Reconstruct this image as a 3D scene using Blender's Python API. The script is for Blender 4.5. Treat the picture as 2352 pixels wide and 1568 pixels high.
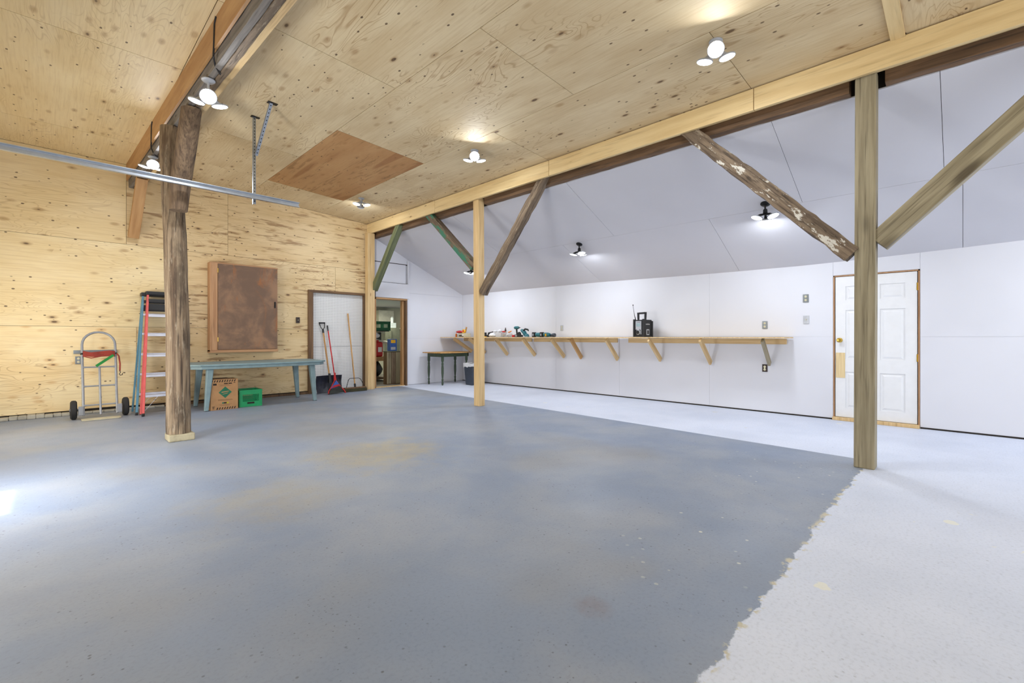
import bpy, bmesh, math, random
from mathutils import Vector, Matrix, Euler
random.seed(7)
for o in list(bpy.data.objects): bpy.data.objects.remove(o)
SC = bpy.context.scene
COL = SC.collection
PI = math.pi

# ------------------------------------------------------------------ camera, world, sun, daylight, added fill, exposure
YAW = math.radians(45.4)
CAM = Vector((0, 0, 1.2))
cd = bpy.data.cameras.new('camera'); cam = bpy.data.objects.new('camera', cd); COL.objects.link(cam)
cd.sensor_width = 36; cd.lens = 36 * 1050 / 2352; cd.shift_y = -(773 - 784) / 2352 * -1; cd.clip_start = .05
cam.location = CAM; cam.rotation_euler = (PI / 2, 0, -YAW)
SC.camera = cam
SC.view_settings.view_transform = 'Standard'; SC.view_settings.look = 'None'
SC.view_settings.exposure = -0.36; SC.view_settings.gamma = 1; SC.view_settings.use_curve_mapping = False
w = bpy.data.worlds.new('world'); SC.world = w; w.use_nodes = True
wn = w.node_tree.nodes; bg = wn['Background']; bg.inputs[0].default_value = (.80, .90, 1, 1); bg.inputs[1].default_value = 1.6

def area(name, loc, direction, sx, sy, power, col=(1, 1, 1), shape='RECTANGLE', spread=PI):
    l = bpy.data.lights.new(name, 'AREA'); l.shape = shape; l.size = sx
    if shape in ('RECTANGLE', 'ELLIPSE'): l.size_y = sy
    l.energy = power; l.color = col; l.spread = spread
    o = bpy.data.objects.new(name, l); COL.objects.link(o); o.location = loc
    o.rotation_euler = Vector(direction).to_track_quat('-Z', 'Y').to_euler(); return o
SUN_P = 7.0
sl = bpy.data.lights.new('sun', 'SUN'); sl.energy = SUN_P; sl.angle = .02; sl.color = (1, .96, .9)
so = bpy.data.objects.new('sun', sl); COL.objects.link(so); so.location = (-6, 5, 12)
so.rotation_euler = Vector((1.11, -.02, -2.1)).to_track_quat('-Z', 'Y').to_euler()
LAMP_W = 12.0
area('added_front_fill', (1.8, -3.9, 1.5), (0, 1, 0.12), 5.6, 2.8, 135, (.97, .98, 1))  # broad fill added behind the camera to brighten the whole room
area('added_front_right_fill', (6.7, -3.9, 1.4), (.1, 1, 0), 2.0, 1.6, 25, (.93, .96, 1))  # smaller added fill behind the camera, towards the white wall
area('daylight_side_door', (-1.15, 5.0, 1.05), (1, 0, -.4), .8, 2.0, 150, (.98, .99, 1))
area('added_side_fill', (-1.15, 7.9, 1.15), (1, .1, .2), 1.6, .7, 58, (1, .93, .80))  # warm fill added out of view to lift the left plywood

# ------------------------------------------------------------------ helpers
VD = Vector((math.sin(YAW), math.cos(YAW), 0)); RD = Vector((math.cos(YAW), -math.sin(YAW), 0))
def at(px, py, X=None, Y=None, Z=None):
    r = VD + RD * ((px - 1176) / 1050) + Vector((0, 0, (773 - py) / 1050))
    i, v = (0, X) if X is not None else (1, Y) if Y is not None else (2, Z)
    return CAM + r * ((v - CAM[i]) / r[i])

class MB:
    def __init__(s): s.v = []; s.f = []; s.sm = []
    def add(s, vs, fs, smooth=False):
        n = len(s.v); s.v += [Vector(q) for q in vs]
        for f in fs: s.f.append([n + i for i in f]); s.sm.append(smooth)
        return s
    def box(s, x0, x1, y0, y1, z0, z1, M=None):
        vs = [Vector((x, y, z)) for z in (z0, z1) for y in (y0, y1) for x in (x0, x1)]
        if M: vs = [M @ q for q in vs]
        return s.add(vs, [(0, 2, 3, 1), (4, 5, 7, 6), (0, 1, 5, 4), (2, 6, 7, 3), (0, 4, 6, 2), (1, 3, 7, 5)])
    def cbox(s, c, d, M=None):
        c = Vector(c); T = Matrix.Translation(c) @ (M or Matrix.Identity(4))
        return s.box(-d[0]/2, d[0]/2, -d[1]/2, d[1]/2, -d[2]/2, d[2]/2, T)
    def prism(s, poly, a0, a1, axis='z', M=None):
        def P(u, v, a):
            q = {'z': (u, v, a), 'y': (u, a, v), 'x': (a, u, v)}[axis]
            return Vector(q)
        n = len(poly); vs = [P(u, v, a0) for u, v in poly] + [P(u, v, a1) for u, v in poly]
        if M: vs = [M @ q for q in vs]
        fs = [tuple(range(n))[::-1], tuple(range(n, 2*n))] + [(i, (i+1) % n, n + (i+1) % n, n + i) for i in range(n)]
        return s.add(vs, fs)
    def tube(s, pts, r, n=8, caps=True, smooth=True):
        pts = [Vector(p) for p in pts]; m = len(pts)
        rs = r if isinstance(r, (list, tuple)) else [r] * m
        t = (pts[1] - pts[0]).normalized(); u = t.orthogonal().normalized(); base = len(s.v)
        vs = []
        for i, p in enumerate(pts):
            t2 = ((pts[min(i+1, m-1)] - pts[max(i-1, 0)])).normalized()
            u = (u - t2 * u.dot(t2)).normalized(); b = t2.cross(u)
            for k in range(n):
                a = 2 * PI * k / n; vs.append(p + (u * math.cos(a) + b * math.sin(a)) * rs[i])
        fs = [(i*n + k, i*n + (k+1) % n, (i+1)*n + (k+1) % n, (i+1)*n + k) for i in range(m-1) for k in range(n)]
        s.add(vs, fs, smooth)
        if caps: s.add([vs[k] for k in range(n)], [tuple(range(n))[::-1]]); s.add(vs[-n:], [tuple(range(n))])
        return s
    def lathe(s, prof, c=(0, 0, 0), n=16, M=None, smooth=True):
        vs = []; c = Vector(c)
        for r, z in prof:
            for k in range(n):
                a = 2*PI*k/n; q = Vector((r*math.cos(a), r*math.sin(a), z))
                if M: q = M @ q
                vs.append(q + c)
        m = len(prof)
        fs = [(i*n + k, i*n + (k+1) % n, (i+1)*n + (k+1) % n, (i+1)*n + k) for i in range(m-1) for k in range(n)]
        s.add(vs, fs, smooth)
        s.add(vs[:n], [tuple(range(n))[::-1]]); s.add(vs[-n:], [tuple(range(n))])
        return s
    def blob(s, c, d, n=10, m=7, jit=0, M=None):
        vs = []; c = Vector(c)
        for i in range(m + 1):
            th = PI * i / m
            for k in range(n):
                a = 2*PI*k/n; j = 1 + random.uniform(-jit, jit)
                q = Vector((d[0]/2*math.sin(th)*math.cos(a)*j, d[1]/2*math.sin(th)*math.sin(a)*j, -d[2]/2*math.cos(th)*j))
                if M: q = M @ q
                vs.append(q + c)
        s.add(vs, [(i*n + k, i*n + (k+1) % n, (i+1)*n + (k+1) % n, (i+1)*n + k) for i in range(m) for k in range(n)], True)
        return s

def finish(o, label=None, cat=None, group=None, kind=None):
    if label: o['label'] = label
    if cat: o['category'] = cat
    if group: o['group'] = group
    if kind: o['kind'] = kind
    return o
def parent_to(o, p):
    if p is not None:
        o.parent = p; o.matrix_parent_inverse = world_of(p).inverted()
def world_of(o):
    m = Matrix.LocRotScale(o.location, o.rotation_euler, o.scale)
    if o.parent: m = world_of(o.parent) @ o.matrix_parent_inverse @ m
    return m
def obj(name, mb, mat, parent=None, bev=0, label=None, cat=None, group=None, kind=None, xf=None, seg=2):
    """links the collected shape as one mesh object, origin at its base centre"""
    if xf is not None and abs(xf.to_scale().x - 1) > 1e-4:
        k = xf.to_scale().x; mb.v = [q * k for q in mb.v]; xf = Matrix.LocRotScale(xf.to_translation(), xf.to_quaternion(), None)
    vs = mb.v
    xs, ys, zs = [q.x for q in vs], [q.y for q in vs], [q.z for q in vs]
    c = Vector(((min(xs)+max(xs))/2, (min(ys)+max(ys))/2, min(zs)))
    me = bpy.data.meshes.new(name); me.from_pydata([tuple(q - c) for q in vs], [], mb.f)
    me.validate(); me.update()
    bm = bmesh.new(); bm.from_mesh(me); bmesh.ops.remove_doubles(bm, verts=bm.verts, dist=1e-5)
    bmesh.ops.recalc_face_normals(bm, faces=bm.faces); bm.to_mesh(me); bm.free()
    if any(mb.sm):
        for p in me.polygons: p.use_smooth = True
        me.set_sharp_from_angle(angle=math.radians(40))
    me.materials.append(mat)
    o = bpy.data.objects.new(name, me); COL.objects.link(o)
    if xf: o.location, q, _ = (xf @ Matrix.Translation(c)).decompose(); o.rotation_euler = q.to_euler()
    else: o.location = c
    if bev:
        b = o.modifiers.new('bevel', 'BEVEL'); b.width = bev; b.segments = seg; b.limit_method = 'ANGLE'
    parent_to(o, parent)
    return finish(o, label, cat, group, kind)
def thing(name, loc, label=None, cat=None, group=None, kind=None):
    o = bpy.data.objects.new(name, None); COL.objects.link(o); o.location = loc; o.empty_display_size = .1
    return finish(o, label, cat, group, kind)
def frame(p0, p1, ref=(1, 0, 0)):
    p0, p1 = Vector(p0), Vector(p1); z = (p1 - p0).normalized(); x = Vector(ref); x = (x - z * x.dot(z)).normalized(); y = z.cross(x)
    return Matrix(((x.x, y.x, z.x, p0.x), (x.y, y.y, z.y, p0.y), (x.z, y.z, z.z, p0.z), (0, 0, 0, 1))), (p1 - p0).length
def stick(name, p0, p1, wx, wy, mat, parent=None, ref=(1, 0, 0), bev=.004, rough=0, **k):
    """a length of lumber, grain along its own z axis"""
    M, L = frame(p0, p1, ref); mb = MB()
    if rough:
        n = max(3, int(L / .12)); ring = [(-1, -1), (-.2, -1.04), (1, -1), (1.03, .1), (1, 1), (.1, 1.02), (-1, 1), (-1.02, 0)]; vs = []
        for i in range(n + 1):
            for a, b in ring:
                vs.append((a*wx/2 + random.uniform(-rough, rough), b*wy/2 + random.uniform(-rough, rough), L*i/n))
        m = len(ring)
        mb.add(vs, [(i*m+j, i*m+(j+1) % m, (i+1)*m+(j+1) % m, (i+1)*m+j) for i in range(n) for j in range(m)] + [tuple(range(m))[::-1], tuple(range(n*m, n*m+m))])
    else: mb.box(-wx/2, wx/2, -wy/2, wy/2, 0, L)
    return obj(name, mb, mat, parent, bev=bev, xf=M, **k)
def copy_tree(o, parent=None):
    c = o.copy(); COL.objects.link(c); c.parent = parent
    for ch in [q for q in bpy.data.objects if q.parent == o]: copy_tree(ch, c)
    return c

# ------------------------------------------------------------------ materials
def lin(c):
    return tuple((x/255/12.92 if x/255 <= .04045 else ((x/255+.055)/1.055)**2.4) for x in c) + (1,)
class NT:
    def __init__(s, name, rough=.6, metal=0, spec=.5):
        s.m = bpy.data.materials.new(name); s.m.use_nodes = True; s.t = s.m.node_tree; s.b = s.t.nodes['Principled BSDF']
        s.b.inputs['Roughness'].default_value = rough; s.b.inputs['Metallic'].default_value = metal
        s.b.inputs['Specular IOR Level'].default_value = spec
    def n(s, typ, **k):
        q = s.t.nodes.new('ShaderNode' + typ)
        for a, v in k.items(): setattr(q, a, v)
        return q
    def put(s, q, inp):
        for a, v in inp.items():
            if isinstance(v, bpy.types.NodeSocket): s.t.links.new(v, q.inputs[a])
            elif v is not None: q.inputs[a].default_value = v
    def coord(s, scale=(1, 1, 1), rnd=True, world=False):
        if world: src = s.n('NewGeometry').outputs['Position']
        else: src = s.n('TexCoord').outputs['Object']
        mp = s.n('Mapping'); s.put(mp, {'Vector': src, 'Scale': scale})
        if rnd and not world:
            oi = s.n('ObjectInfo'); m = s.n('Math', operation='MULTIPLY'); s.put(m, {0: oi.outputs['Random'], 1: 57.3})
            s.t.links.new(m.outputs[0], mp.inputs['Location'])
        return mp.outputs[0]
    def noise(s, vec, scale=1, detail=3, rough=.55, dist=0):
        q = s.n('TexNoise'); s.put(q, {'Vector': vec, 'Scale': scale, 'Detail': detail, 'Roughness': rough, 'Distortion': dist}); return q.outputs['Fac']
    def voro(s, vec, scale=1, rnd=1):
        q = s.n('TexVoronoi'); s.put(q, {'Vector': vec, 'Scale': scale, 'Randomness': rnd}); return q
    def ramp(s, fac, a, b, va=0, vb=1):
        q = s.n('MapRange', interpolation_type='SMOOTHSTEP'); s.put(q, {'Value': fac, 'From Min': a, 'From Max': b, 'To Min': va, 'To Max': vb}); return q.outputs[0]
    def math(s, op, a, b=None, c=None):
        q = s.n('Math', operation=op); s.put(q, {0: a, 1: b, 2: c}); return q.outputs[0]
    def mix(s, fac, a, b, mode='MIX'):
        q = s.n('Mix', data_type='RGBA', blend_type=mode); s.put(q, {0: fac, 6: a, 7: b}); return q.outputs[2]
    def bump(s, h, strength=.3, dist=.01):
        q = s.n('Bump'); s.put(q, {'Height': h, 'Strength': strength, 'Distance': dist}); s.t.links.new(q.outputs[0], s.b.inputs['Normal'])
    def color(s, c): s.put(s.b, {'Base Color': c}); return s
def flat(name, c, rough=.5, metal=0, var=.06, bump=0, spec=.5):
    t = NT(name, rough, metal, spec); n = t.noise(t.coord((1, 1, 1)), 9, 4)
    c = lin(c); d = tuple(x*(1-var*3) for x in c[:3]) + (1,)
    t.color(t.mix(t.ramp(n, .35, .7), c, d))
    if bump: t.bump(t.noise(t.coord((1, 1, 1)), 60, 3), bump, .004)
    return t.m
def plywood(name, c0, c1, stain=(.62, .72), stain_amt=.5, knots=1.0, rough=.55, contour=.35, kd=.35, k2d=.74, kc=(150, 104, 56), bands=False):
    """sheet of spruce plywood, grain along local x"""
    t = NT(name, rough); 
    v = t.coord((.75, 3.2, .75)); n1 = t.noise(v, 1.0, 2.5, .5, .6)
    fr = t.math('FRACT', t.math('MULTIPLY', n1, 22)); line = t.math('ABSOLUTE', t.math('SUBTRACT', fr, .5))
    line = t.ramp(line, .0, .16, contour, 0)
    zone = t.ramp(t.noise(t.coord((.6, 1.3, 1)), 1.1, 2), .47, .6)
    col = t.mix(t.ramp(t.noise(t.coord((1.1, 3, 1)), 1.1, 4), .3, .7), lin(c0), lin(c1))
    col = t.mix(t.math('MULTIPLY', t.ramp(t.noise(t.coord((2.5, 60, 1)), 1, 3), .4, .75), .22), col, lin((168, 128, 72)))
    col = t.mix(t.math('MULTIPLY', line, zone), col, lin((150, 108, 58)))
    st = t.math('MULTIPLY', t.ramp(t.noise(t.coord((1.3, 13, 1)), 1.3, 5, .62, .3), *stain), stain_amt)
    col = t.mix(st, col, lin((128, 88, 48)))
    # knots
    kv = t.voro(t.coord((3.4, 7.5, 1)), 1.0, 1)
    sz = t.math('MULTIPLY', t.n('SeparateColor').outputs[0], 1)
    sc = t.n('SeparateColor'); t.put(sc, {0: kv.outputs['Color']}); 
    lim = t.ramp(sc.outputs[0], .35, 1, .0, .13 * knots)
    k = t.ramp(t.math('SUBTRACT', kv.outputs['Distance'], lim), -.05, .03, 1, 0)
    k = t.math('MULTIPLY', k, t.ramp(sc.outputs[0], kd - .05, kd + .1))
    halo = t.math('MULTIPLY', t.ramp(kv.outputs['Distance'], .10, .3, .5, 0), t.ramp(sc.outputs[0], kd, kd + .15))
    col = t.mix(halo, col, lin(kc))
    col = t.mix(t.math('MULTIPLY', k, .85), col, lin((72, 48, 30)))
    k2 = t.voro(t.coord((9, 16, 1)), 1.0, 1); sc2 = t.n('SeparateColor'); t.put(sc2, {0: k2.outputs['Color']})
    kk = t.math('MULTIPLY', t.ramp(k2.outputs['Distance'], .12, .19, .9, 0), t.ramp(sc2.outputs[1], k2d, k2d + .04))
    col = t.mix(kk, col, lin((70, 46, 30)))
    if bands: col = t.mix(t.ramp(t.noise(t.coord((.45, 4.5, 1)), 1, 1, .4), .60, .66, 0, .7), col, lin((150, 96, 52)))
    # a rubbed tint per sheet
    oi = t.n('ObjectInfo'); col = t.mix(t.ramp(oi.outputs['Random'], 0, 1, 0, .16), col, lin((176, 142, 92)))
    t.color(col); t.bump(t.noise(t.coord((3, 70, 1)), 1, 2), .08, .003)
    return t.m
def lumber(name, c0, c1, dark=(96, 66, 40), knots=1.0, rough=.6, streak=.5, bump=.25, freq=26, kscale=(7, 7, 2.2), blotch=0):
    """sawn lumber, grain along local z"""
    t = NT(name, rough); v = t.coord((freq, freq, 1.1)); n1 = t.noise(v, 1, 4, .6, .25)
    col = t.mix(t.ramp(n1, .3, .7), lin(c0), lin(c1))
    col = t.mix(t.math('MULTIPLY', t.ramp(t.noise(t.coord((freq*2.2, freq*2.2, 1.6)), 1, 3), .52, .72), streak), col, lin(dark))
    if blotch: col = t.mix(t.math('MULTIPLY', t.ramp(t.noise(t.coord((5, 5, 1.6)), 1, 5, .65), .45, .62), blotch), col, lin(dark)); col = t.mix(t.math('MULTIPLY', t.ramp(t.noise(t.coord((22, 22, 3)), 1.3, 4, .7), .56, .68), .5), col, lin((178, 164, 142)))
    kv = t.voro(t.coord(kscale), 1, 1); sc = t.n('SeparateColor'); t.put(sc, {0: kv.outputs['Color']})
    k = t.math('MULTIPLY', t.ramp(kv.outputs['Distance'], .06*knots, .20*knots, .8, 0), t.ramp(sc.outputs[0], .5, .6))
    col = t.mix(k, col, lin(dark)); 
    t.color(col); t.bump(n1, bump, .006); return t.m
def peel(base, paint, lo=.55, hi=.58, scale=(10, 10, 3)):
    """flaking paint left on an old timber"""
    t = base.copy(); nt = NT.__new__(NT); nt.m = t; nt.t = t.node_tree; nt.b = t.node_tree.nodes['Principled BSDF']
    old = nt.b.inputs['Base Color'].links[0].from_socket
    nt.color(nt.mix(nt.ramp(nt.noise(nt.coord(scale), 1, 5, .7), lo, hi), old, lin(paint))); return t
M = {}
M['ply_l'] = plywood('plywood_clean', (240, 222, 180), (232, 210, 162), (.66, .8), .2, .9, contour=.25)
M['ply_s'] = plywood('plywood_stained', (226, 204, 162), (214, 188, 142), (.54, .66), .75, .9, k2d=.62)
M['ply_k'] = plywood('plywood_knotty', (242, 224, 182), (234, 208, 158), (.66, .8), .2, .8, contour=.4, kd=.12, k2d=.8, kc=(196, 146, 84))
M['ply_c'] = plywood('plywood_ceiling', (226, 208, 170), (212, 190, 150), (.60, .75), .35, 1.15, contour=.5, rough=.7)
M['ply_d'] = plywood('plywood_dark_sheet', (196, 152, 104), (182, 134, 86), (.54, .64), .55, .5, rough=.65, bands=True)
M['fascia'] = lumber('fascia_board', (232, 208, 158), (218, 190, 138), (120, 84, 48), .7, streak=.25, freq=12)
M['spruce'] = lumber('new_spruce', (222, 194, 146), (204, 172, 122), (140, 98, 56), .7, streak=.4, freq=24)
M['treated'] = lumber('treated_lumber', (164, 154, 128), (132, 122, 98), (70, 60, 44), 2.0, streak=.55, freq=22)
M['green_t'] = lumber('green_treated', (118, 126, 92), (92, 100, 70), (58, 62, 44), .6, streak=.5, freq=20)
M['old'] = lumber('old_timber', (136, 118, 98), (100, 84, 68), (48, 38, 30), .9, .8, streak=.8, bump=.6, freq=24, blotch=.3)
M['old_brown'] = lumber('old_brown_timber', (120, 92, 66), (88, 66, 46), (50, 38, 28), .7, .8, streak=.7, bump=.5, freq=14)
M['old_grey'] = lumber('grey_timber', (134, 128, 122), (102, 96, 92), (58, 52, 46), .6, .8, streak=.5, bump=.4)
M['log'] = lumber('weathered_log', (158, 138, 112), (98, 78, 60), (48, 38, 30), .8, .85, streak=.85, bump=1, freq=34, kscale=(5, 5, 1.2), blotch=.6)
M['log_dark'] = lumber('dark_log', (126, 104, 80), (88, 70, 54), (50, 38, 30), .9, .85, streak=.6, bump=.8, freq=30, kscale=(5, 5, 1.2))
M['white_old'] = peel(M['old'], (206, 202, 192), .58, .61, (12, 12, 4))
M['green_old'] = peel(M['old'], (60, 122, 98), .50, .56, (9, 9, 2.2))
M['gold_ply'] = lumber('cladding_board', (190, 150, 104), (168, 126, 82), (120, 80, 44), .5, streak=.25, freq=8)
M['frame_old'] = lumber('old_door_frame', (124, 94, 64), (96, 70, 46), (56, 40, 28), .6, streak=.6, freq=20)
def white(name, c, var=.02):
    t = NT(name, .55); n = t.noise(t.coord((.6, .6, .6), world=True), 1, 3)
    c = lin(c); d = tuple(x*(1-var*3) for x in c[:3]) + (1,)
    t.color(t.mix(t.ramp(n, .35, .7), c, d)); t.bump(t.noise(t.coord((6, 6, 6), world=True), 1, 3), .04, .01); return t.m
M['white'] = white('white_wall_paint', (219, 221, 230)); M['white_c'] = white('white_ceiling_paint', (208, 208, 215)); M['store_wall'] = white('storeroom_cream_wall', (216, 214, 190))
M['doorwhite'] = flat('door_white', (232, 234, 238), .4, var=.01)
M['seam'] = flat('seam_grey', (196, 197, 203), .9); M['gap'] = flat('dark_gap', (40, 34, 30), .9)
M['black'] = flat('black_plastic', (30, 31, 35), .45, var=.05); M['rubber'] = flat('tyre_rubber', (40, 40, 42), .85, bump=.3)
M['blackmetal'] = flat('black_metal', (32, 32, 34), .4, .5)
M['steel'] = flat('galvanised_steel', (176, 184, 196), .35, .85, .05); M['aluminium'] = flat('aluminium', (205, 208, 222), .4, .55, .04)
M['greypaint'] = flat('grey_painted_tube', (146, 150, 158), .45, .2, .05)
M['red_frp'] = flat('red_fibreglass', (216, 96, 96), .5, var=.05); M['blue_frp'] = flat('blue_fibreglass', (84, 138, 166), .5, var=.05)
M['green_pl'] = flat('grey_green_plastic', (128, 152, 158), .5, var=.05, bump=.1)
M['crate'] = flat('green_crate_plastic', (18, 150, 92), .45, var=.04); M['crate_dk'] = flat('dark_green_crate', (16, 92, 58), .45)
M['card'] = flat('cardboard', (176, 134, 92), .8, var=.04); M['print_k'] = flat('print_black', (44, 32, 26), .8); M['print_g'] = flat('print_green', (40, 112, 84), .8)
M['print_l'] = flat('print_faded', (130, 96, 64), .8); M['print_y'] = flat('print_yellow', (190, 180, 40), .7)
M['cabframe'] = lumber('cabinet_frame_wood', (190, 150, 112), (164, 120, 84), (110, 76, 50), .5, streak=.4)
M['cab_door'] = None
M['brass'] = flat('brass', (208, 176, 84), .25, .9); M['red'] = flat('red_plastic', (196, 30, 36), .4); M['redcord'] = flat('red_cord', (150, 58, 46), .8, var=.1)
M['greenstrap'] = flat('green_strap', (34, 140, 62), .7); M['handlewood'] = lumber('handle_wood', (200, 160, 106), (180, 136, 84), (130, 92, 54), .3)
M['bristle'] = flat('dark_bristles', (62, 64, 62), .95, var=.1, bump=.8); M['bristle_g'] = flat('green_brown_bristles', (66, 64, 42), .95, var=.1, bump=.8)
M['concrete'] = flat('kerb_concrete', (182, 178, 166), .9, var=.08, bump=.8); M['footing'] = flat('footing_concrete', (178, 168, 140), .9, var=.1, bump=.9)
M['ivory'] = flat('ivory_socket', (224, 218, 186), .4); M['plate'] = flat('metal_cover_plate', (132, 138, 142), .4, .6); M['platebrown'] = flat('brown_box', (54, 40, 36), .6)
M['teal'] = flat('teal_tool_plastic', (36, 110, 122), .4); M['silver'] = flat('silver_plastic', (190, 194, 202), .35, .2); M['lcd'] = flat('lcd_screen', (158, 180, 186), .2)
M['bag'] = flat('white_plastic_bag', (226, 228, 232), .4, var=.04); M['bingrey'] = flat('slate_bin', (58, 66, 80), .5); M['yellow'] = flat('yellow_plastic', (236, 180, 30), .5)
M['orange'] = flat('orange_plastic', (226, 130, 40), .5); M['beige'] = flat('beige_box', (196, 190, 166), .6); M['textwhite'] = flat('white_print', (236, 236, 236), .5)
M['table_top'] = lumber('worn_tabletop', (200, 156, 96), (176, 128, 70), (120, 80, 42), .3); M['table_green'] = flat('dark_green_paint', (58, 76, 58), .5, var=.1)
M['shovelblack'] = flat('shovel_plastic', (38, 40, 54), .45, var=.1); M['blue'] = flat('blue_carton', (52, 96, 176), .5); M['pvc'] = flat('cream_pipe', (214, 212, 196), .4)
M['greyboard'] = flat('grey_green_board', (112, 116, 98), .7); M['porcelain'] = flat('white_canister', (226, 238, 236), .4)
t = NT('cabinet_door_board', .65); n = t.noise(t.coord((1.2, 1.2, 1.2)), 2.2, 6, .6, .4); c = t.mix(t.ramp(n, .35, .65), lin((150, 116, 90)), lin((112, 88, 72)))
c = t.mix(t.ramp(t.noise(t.coord((2.5, 2.5, .7)), 1.4, 4, .6, 1.5), .58, .72), c, lin((150, 98, 60))); t.color(c); M['cab_door'] = t.m
# clear bag / glass
t = NT('clear_plastic', .15); t.color((.85, .87, .9, 1)); t.b.inputs['Transmission Weight'].default_value = .6; M['clear'] = t.m
t = NT('lamp_face', .4); t.color((1, 1, 1, 1)); t.b.inputs['Emission Color'].default_value = (.93, .96, 1, 1); t.b.inputs['Emission Strength'].default_value = 14; M['emit'] = t.m
# pegboard, holes every 4 cm
t = NT('pegboard_white', .5); sp = t.n('SeparateXYZ'); t.put(sp, {0: t.coord((1, 1, 1), rnd=False)})
fx = t.math('SUBTRACT', t.math('FRACT', t.math('DIVIDE', sp.outputs[0], .034)), .5); fz = t.math('SUBTRACT', t.math('FRACT', t.math('DIVIDE', sp.outputs[2], .034)), .5)
d = t.math('SQRT', t.math('ADD', t.math('MULTIPLY', fx, fx), t.math('MULTIPLY', fz, fz)))
t.color(t.mix(t.ramp(d, .17, .24, 1, 0), lin((226, 227, 228)), lin((92, 96, 104)))); M['peg'] = t.m
# painted concrete floor: dark grey bay, light grey coat beyond x 5.7 and nearer than y 0.65
t = NT('painted_concrete', .38, spec=.5); P = t.coord((1, 1, 1), world=True); sp = t.n('SeparateXYZ'); t.put(sp, {0: P})
nz = t.noise(P, 3.2, 6, .7); nf = t.math('MULTIPLY', t.math('SUBTRACT', nz, .5), .16)
ex = t.math('ADD', sp.outputs[0], t.math('MULTIPLY', nf, .12)); ey = t.math('ADD', sp.outputs[1], nf)
linex = t.math('ADD', 5.555, t.math('MULTIPLY', sp.outputs[1], .045))
mx = t.ramp(t.math('SUBTRACT', ex, linex), -.006, .006); my = t.ramp(ey, .648, .66, 1, 0); light = t.math('MAXIMUM', mx, my)
dark_c = t.mix(t.ramp(t.noise(P, .9, 5, .6, .3), .35, .7), lin((129, 142, 164)), lin((148, 155, 167)))
def spot(px, py, rx, ry, soft=1.0):
    c = at(px, py, Z=0)
    a = t.math('DIVIDE', t.math('SUBTRACT', sp.outputs[0], c.x), rx); b = t.math('DIVIDE', t.math('SUBTRACT', sp.outputs[1], c.y), ry)
    r = t.math('SQRT', t.math('ADD', t.math('MULTIPLY', a, a), t.math('MULTIPLY', b, b)))
    r = t.math('ADD', r, t.math('MULTIPLY', t.math('SUBTRACT', t.noise(P, 2.5, 5, .65), .5), 1.8)); return t.math('MULTIPLY', t.ramp(r, .35, 1.15, 1, 0), t.ramp(t.noise(P, 7, 4, .7), .3, .65, .35, 1))
st = t.math('MULTIPLY', spot(880, 1040, .75, .75), .6)
dark_c = t.mix(st, dark_c, lin((176, 160, 112))); dark_c = t.mix(t.math('MULTIPLY', spot(620, 1150, .6, .6), .4), dark_c, lin((160, 150, 122)))
dark_c = t.mix(t.math('MULTIPLY', spot(1365, 1390, .10, .10), .35), dark_c, lin((120, 88, 66)))
dark_c = t.mix(t.math('MULTIPLY', t.ramp(t.noise(P, .55, 3, .5), .5, .68), .4), dark_c, lin((146, 142, 132)))
light_c = t.mix(t.ramp(t.noise(P, 1.2, 5, .6), .35, .7), lin((213, 220, 237)), lin((203, 211, 229)))
light_c = t.mix(t.math('MULTIPLY', t.ramp(t.noise(P, 2.2, 6, .7), .66, .70), .5), light_c, lin((206, 202, 182)))
col = t.mix(light, dark_c, light_c)
edge = t.math('MULTIPLY', t.ramp(t.math('ABSOLUTE', t.math('SUBTRACT', ey, .654)), .004, .03, 1, 0), t.ramp(t.noise(P, 14, 3), .52, .6)); edge = t.math('MULTIPLY', edge, t.ramp(sp.outputs[0], 5.2, 5.5, 1, 0))
col = t.mix(edge, col, lin((196, 190, 168)))
pv = t.voro(P, 26); s1 = t.n('SeparateColor'); t.put(s1, {0: pv.outputs['Color']})
pit = t.math('MULTIPLY', t.ramp(pv.outputs['Distance'], .08, .2, 1, 0), t.ramp(s1.outputs[0], .72, .8)); pitd = t.math('MULTIPLY', pit, t.ramp(t.noise(P, .8, 2), .35, .6, .25, .8))
col = t.mix(t.math('MULTIPLY', pitd, t.ramp(light, 0, 1, 1, .35)), col, lin((78, 80, 84)))
pw = t.voro(P, 13); s2 = t.n('SeparateColor'); t.put(s2, {0: pw.outputs['Color']})
drip = t.math('MULTIPLY', t.ramp(pw.outputs['Distance'], .10, .17, 1, 0), t.ramp(s2.outputs[1], .62, .66))
drip = t.math('MULTIPLY', drip, t.math('MAXIMUM', spot(1650, 1235, 1.0, .45), spot(1800, 1085, .9, .7)))
col = t.mix(t.math('MULTIPLY', drip, .9), col, lin((214, 214, 200)))
col = t.mix(t.ramp(t.noise(P, 60, 3, .6), .45, .8, 0, .35), col, t.mix(.5, col, lin((70, 72, 78))))
pv2 = t.voro(P, 60); s3 = t.n('SeparateColor'); t.put(s3, {0: pv2.outputs['Color']})
sp2 = t.math('MULTIPLY', t.ramp(pv2.outputs['Distance'], .12, .28, 1, 0), t.ramp(s3.outputs[0], .78, .84)); sp2 = t.math('MULTIPLY', sp2, t.ramp(t.noise(P, 1.7, 3), .42, .62, .1, .7))
col = t.mix(t.math('MULTIPLY', sp2, t.ramp(light, 0, 1, 1, .3)), col, lin((84, 86, 92)))
pl = t.voro(P, 2.2); s4 = t.n('SeparateColor'); t.put(s4, {0: pl.outputs['Color']})
chip = t.math('MULTIPLY', t.ramp(t.math('ADD', pl.outputs['Distance'], t.math('MULTIPLY', t.noise(P, 9, 4), .25)), .19, .21, 1, 0), t.ramp(s4.outputs[0], .62, .64))
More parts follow.
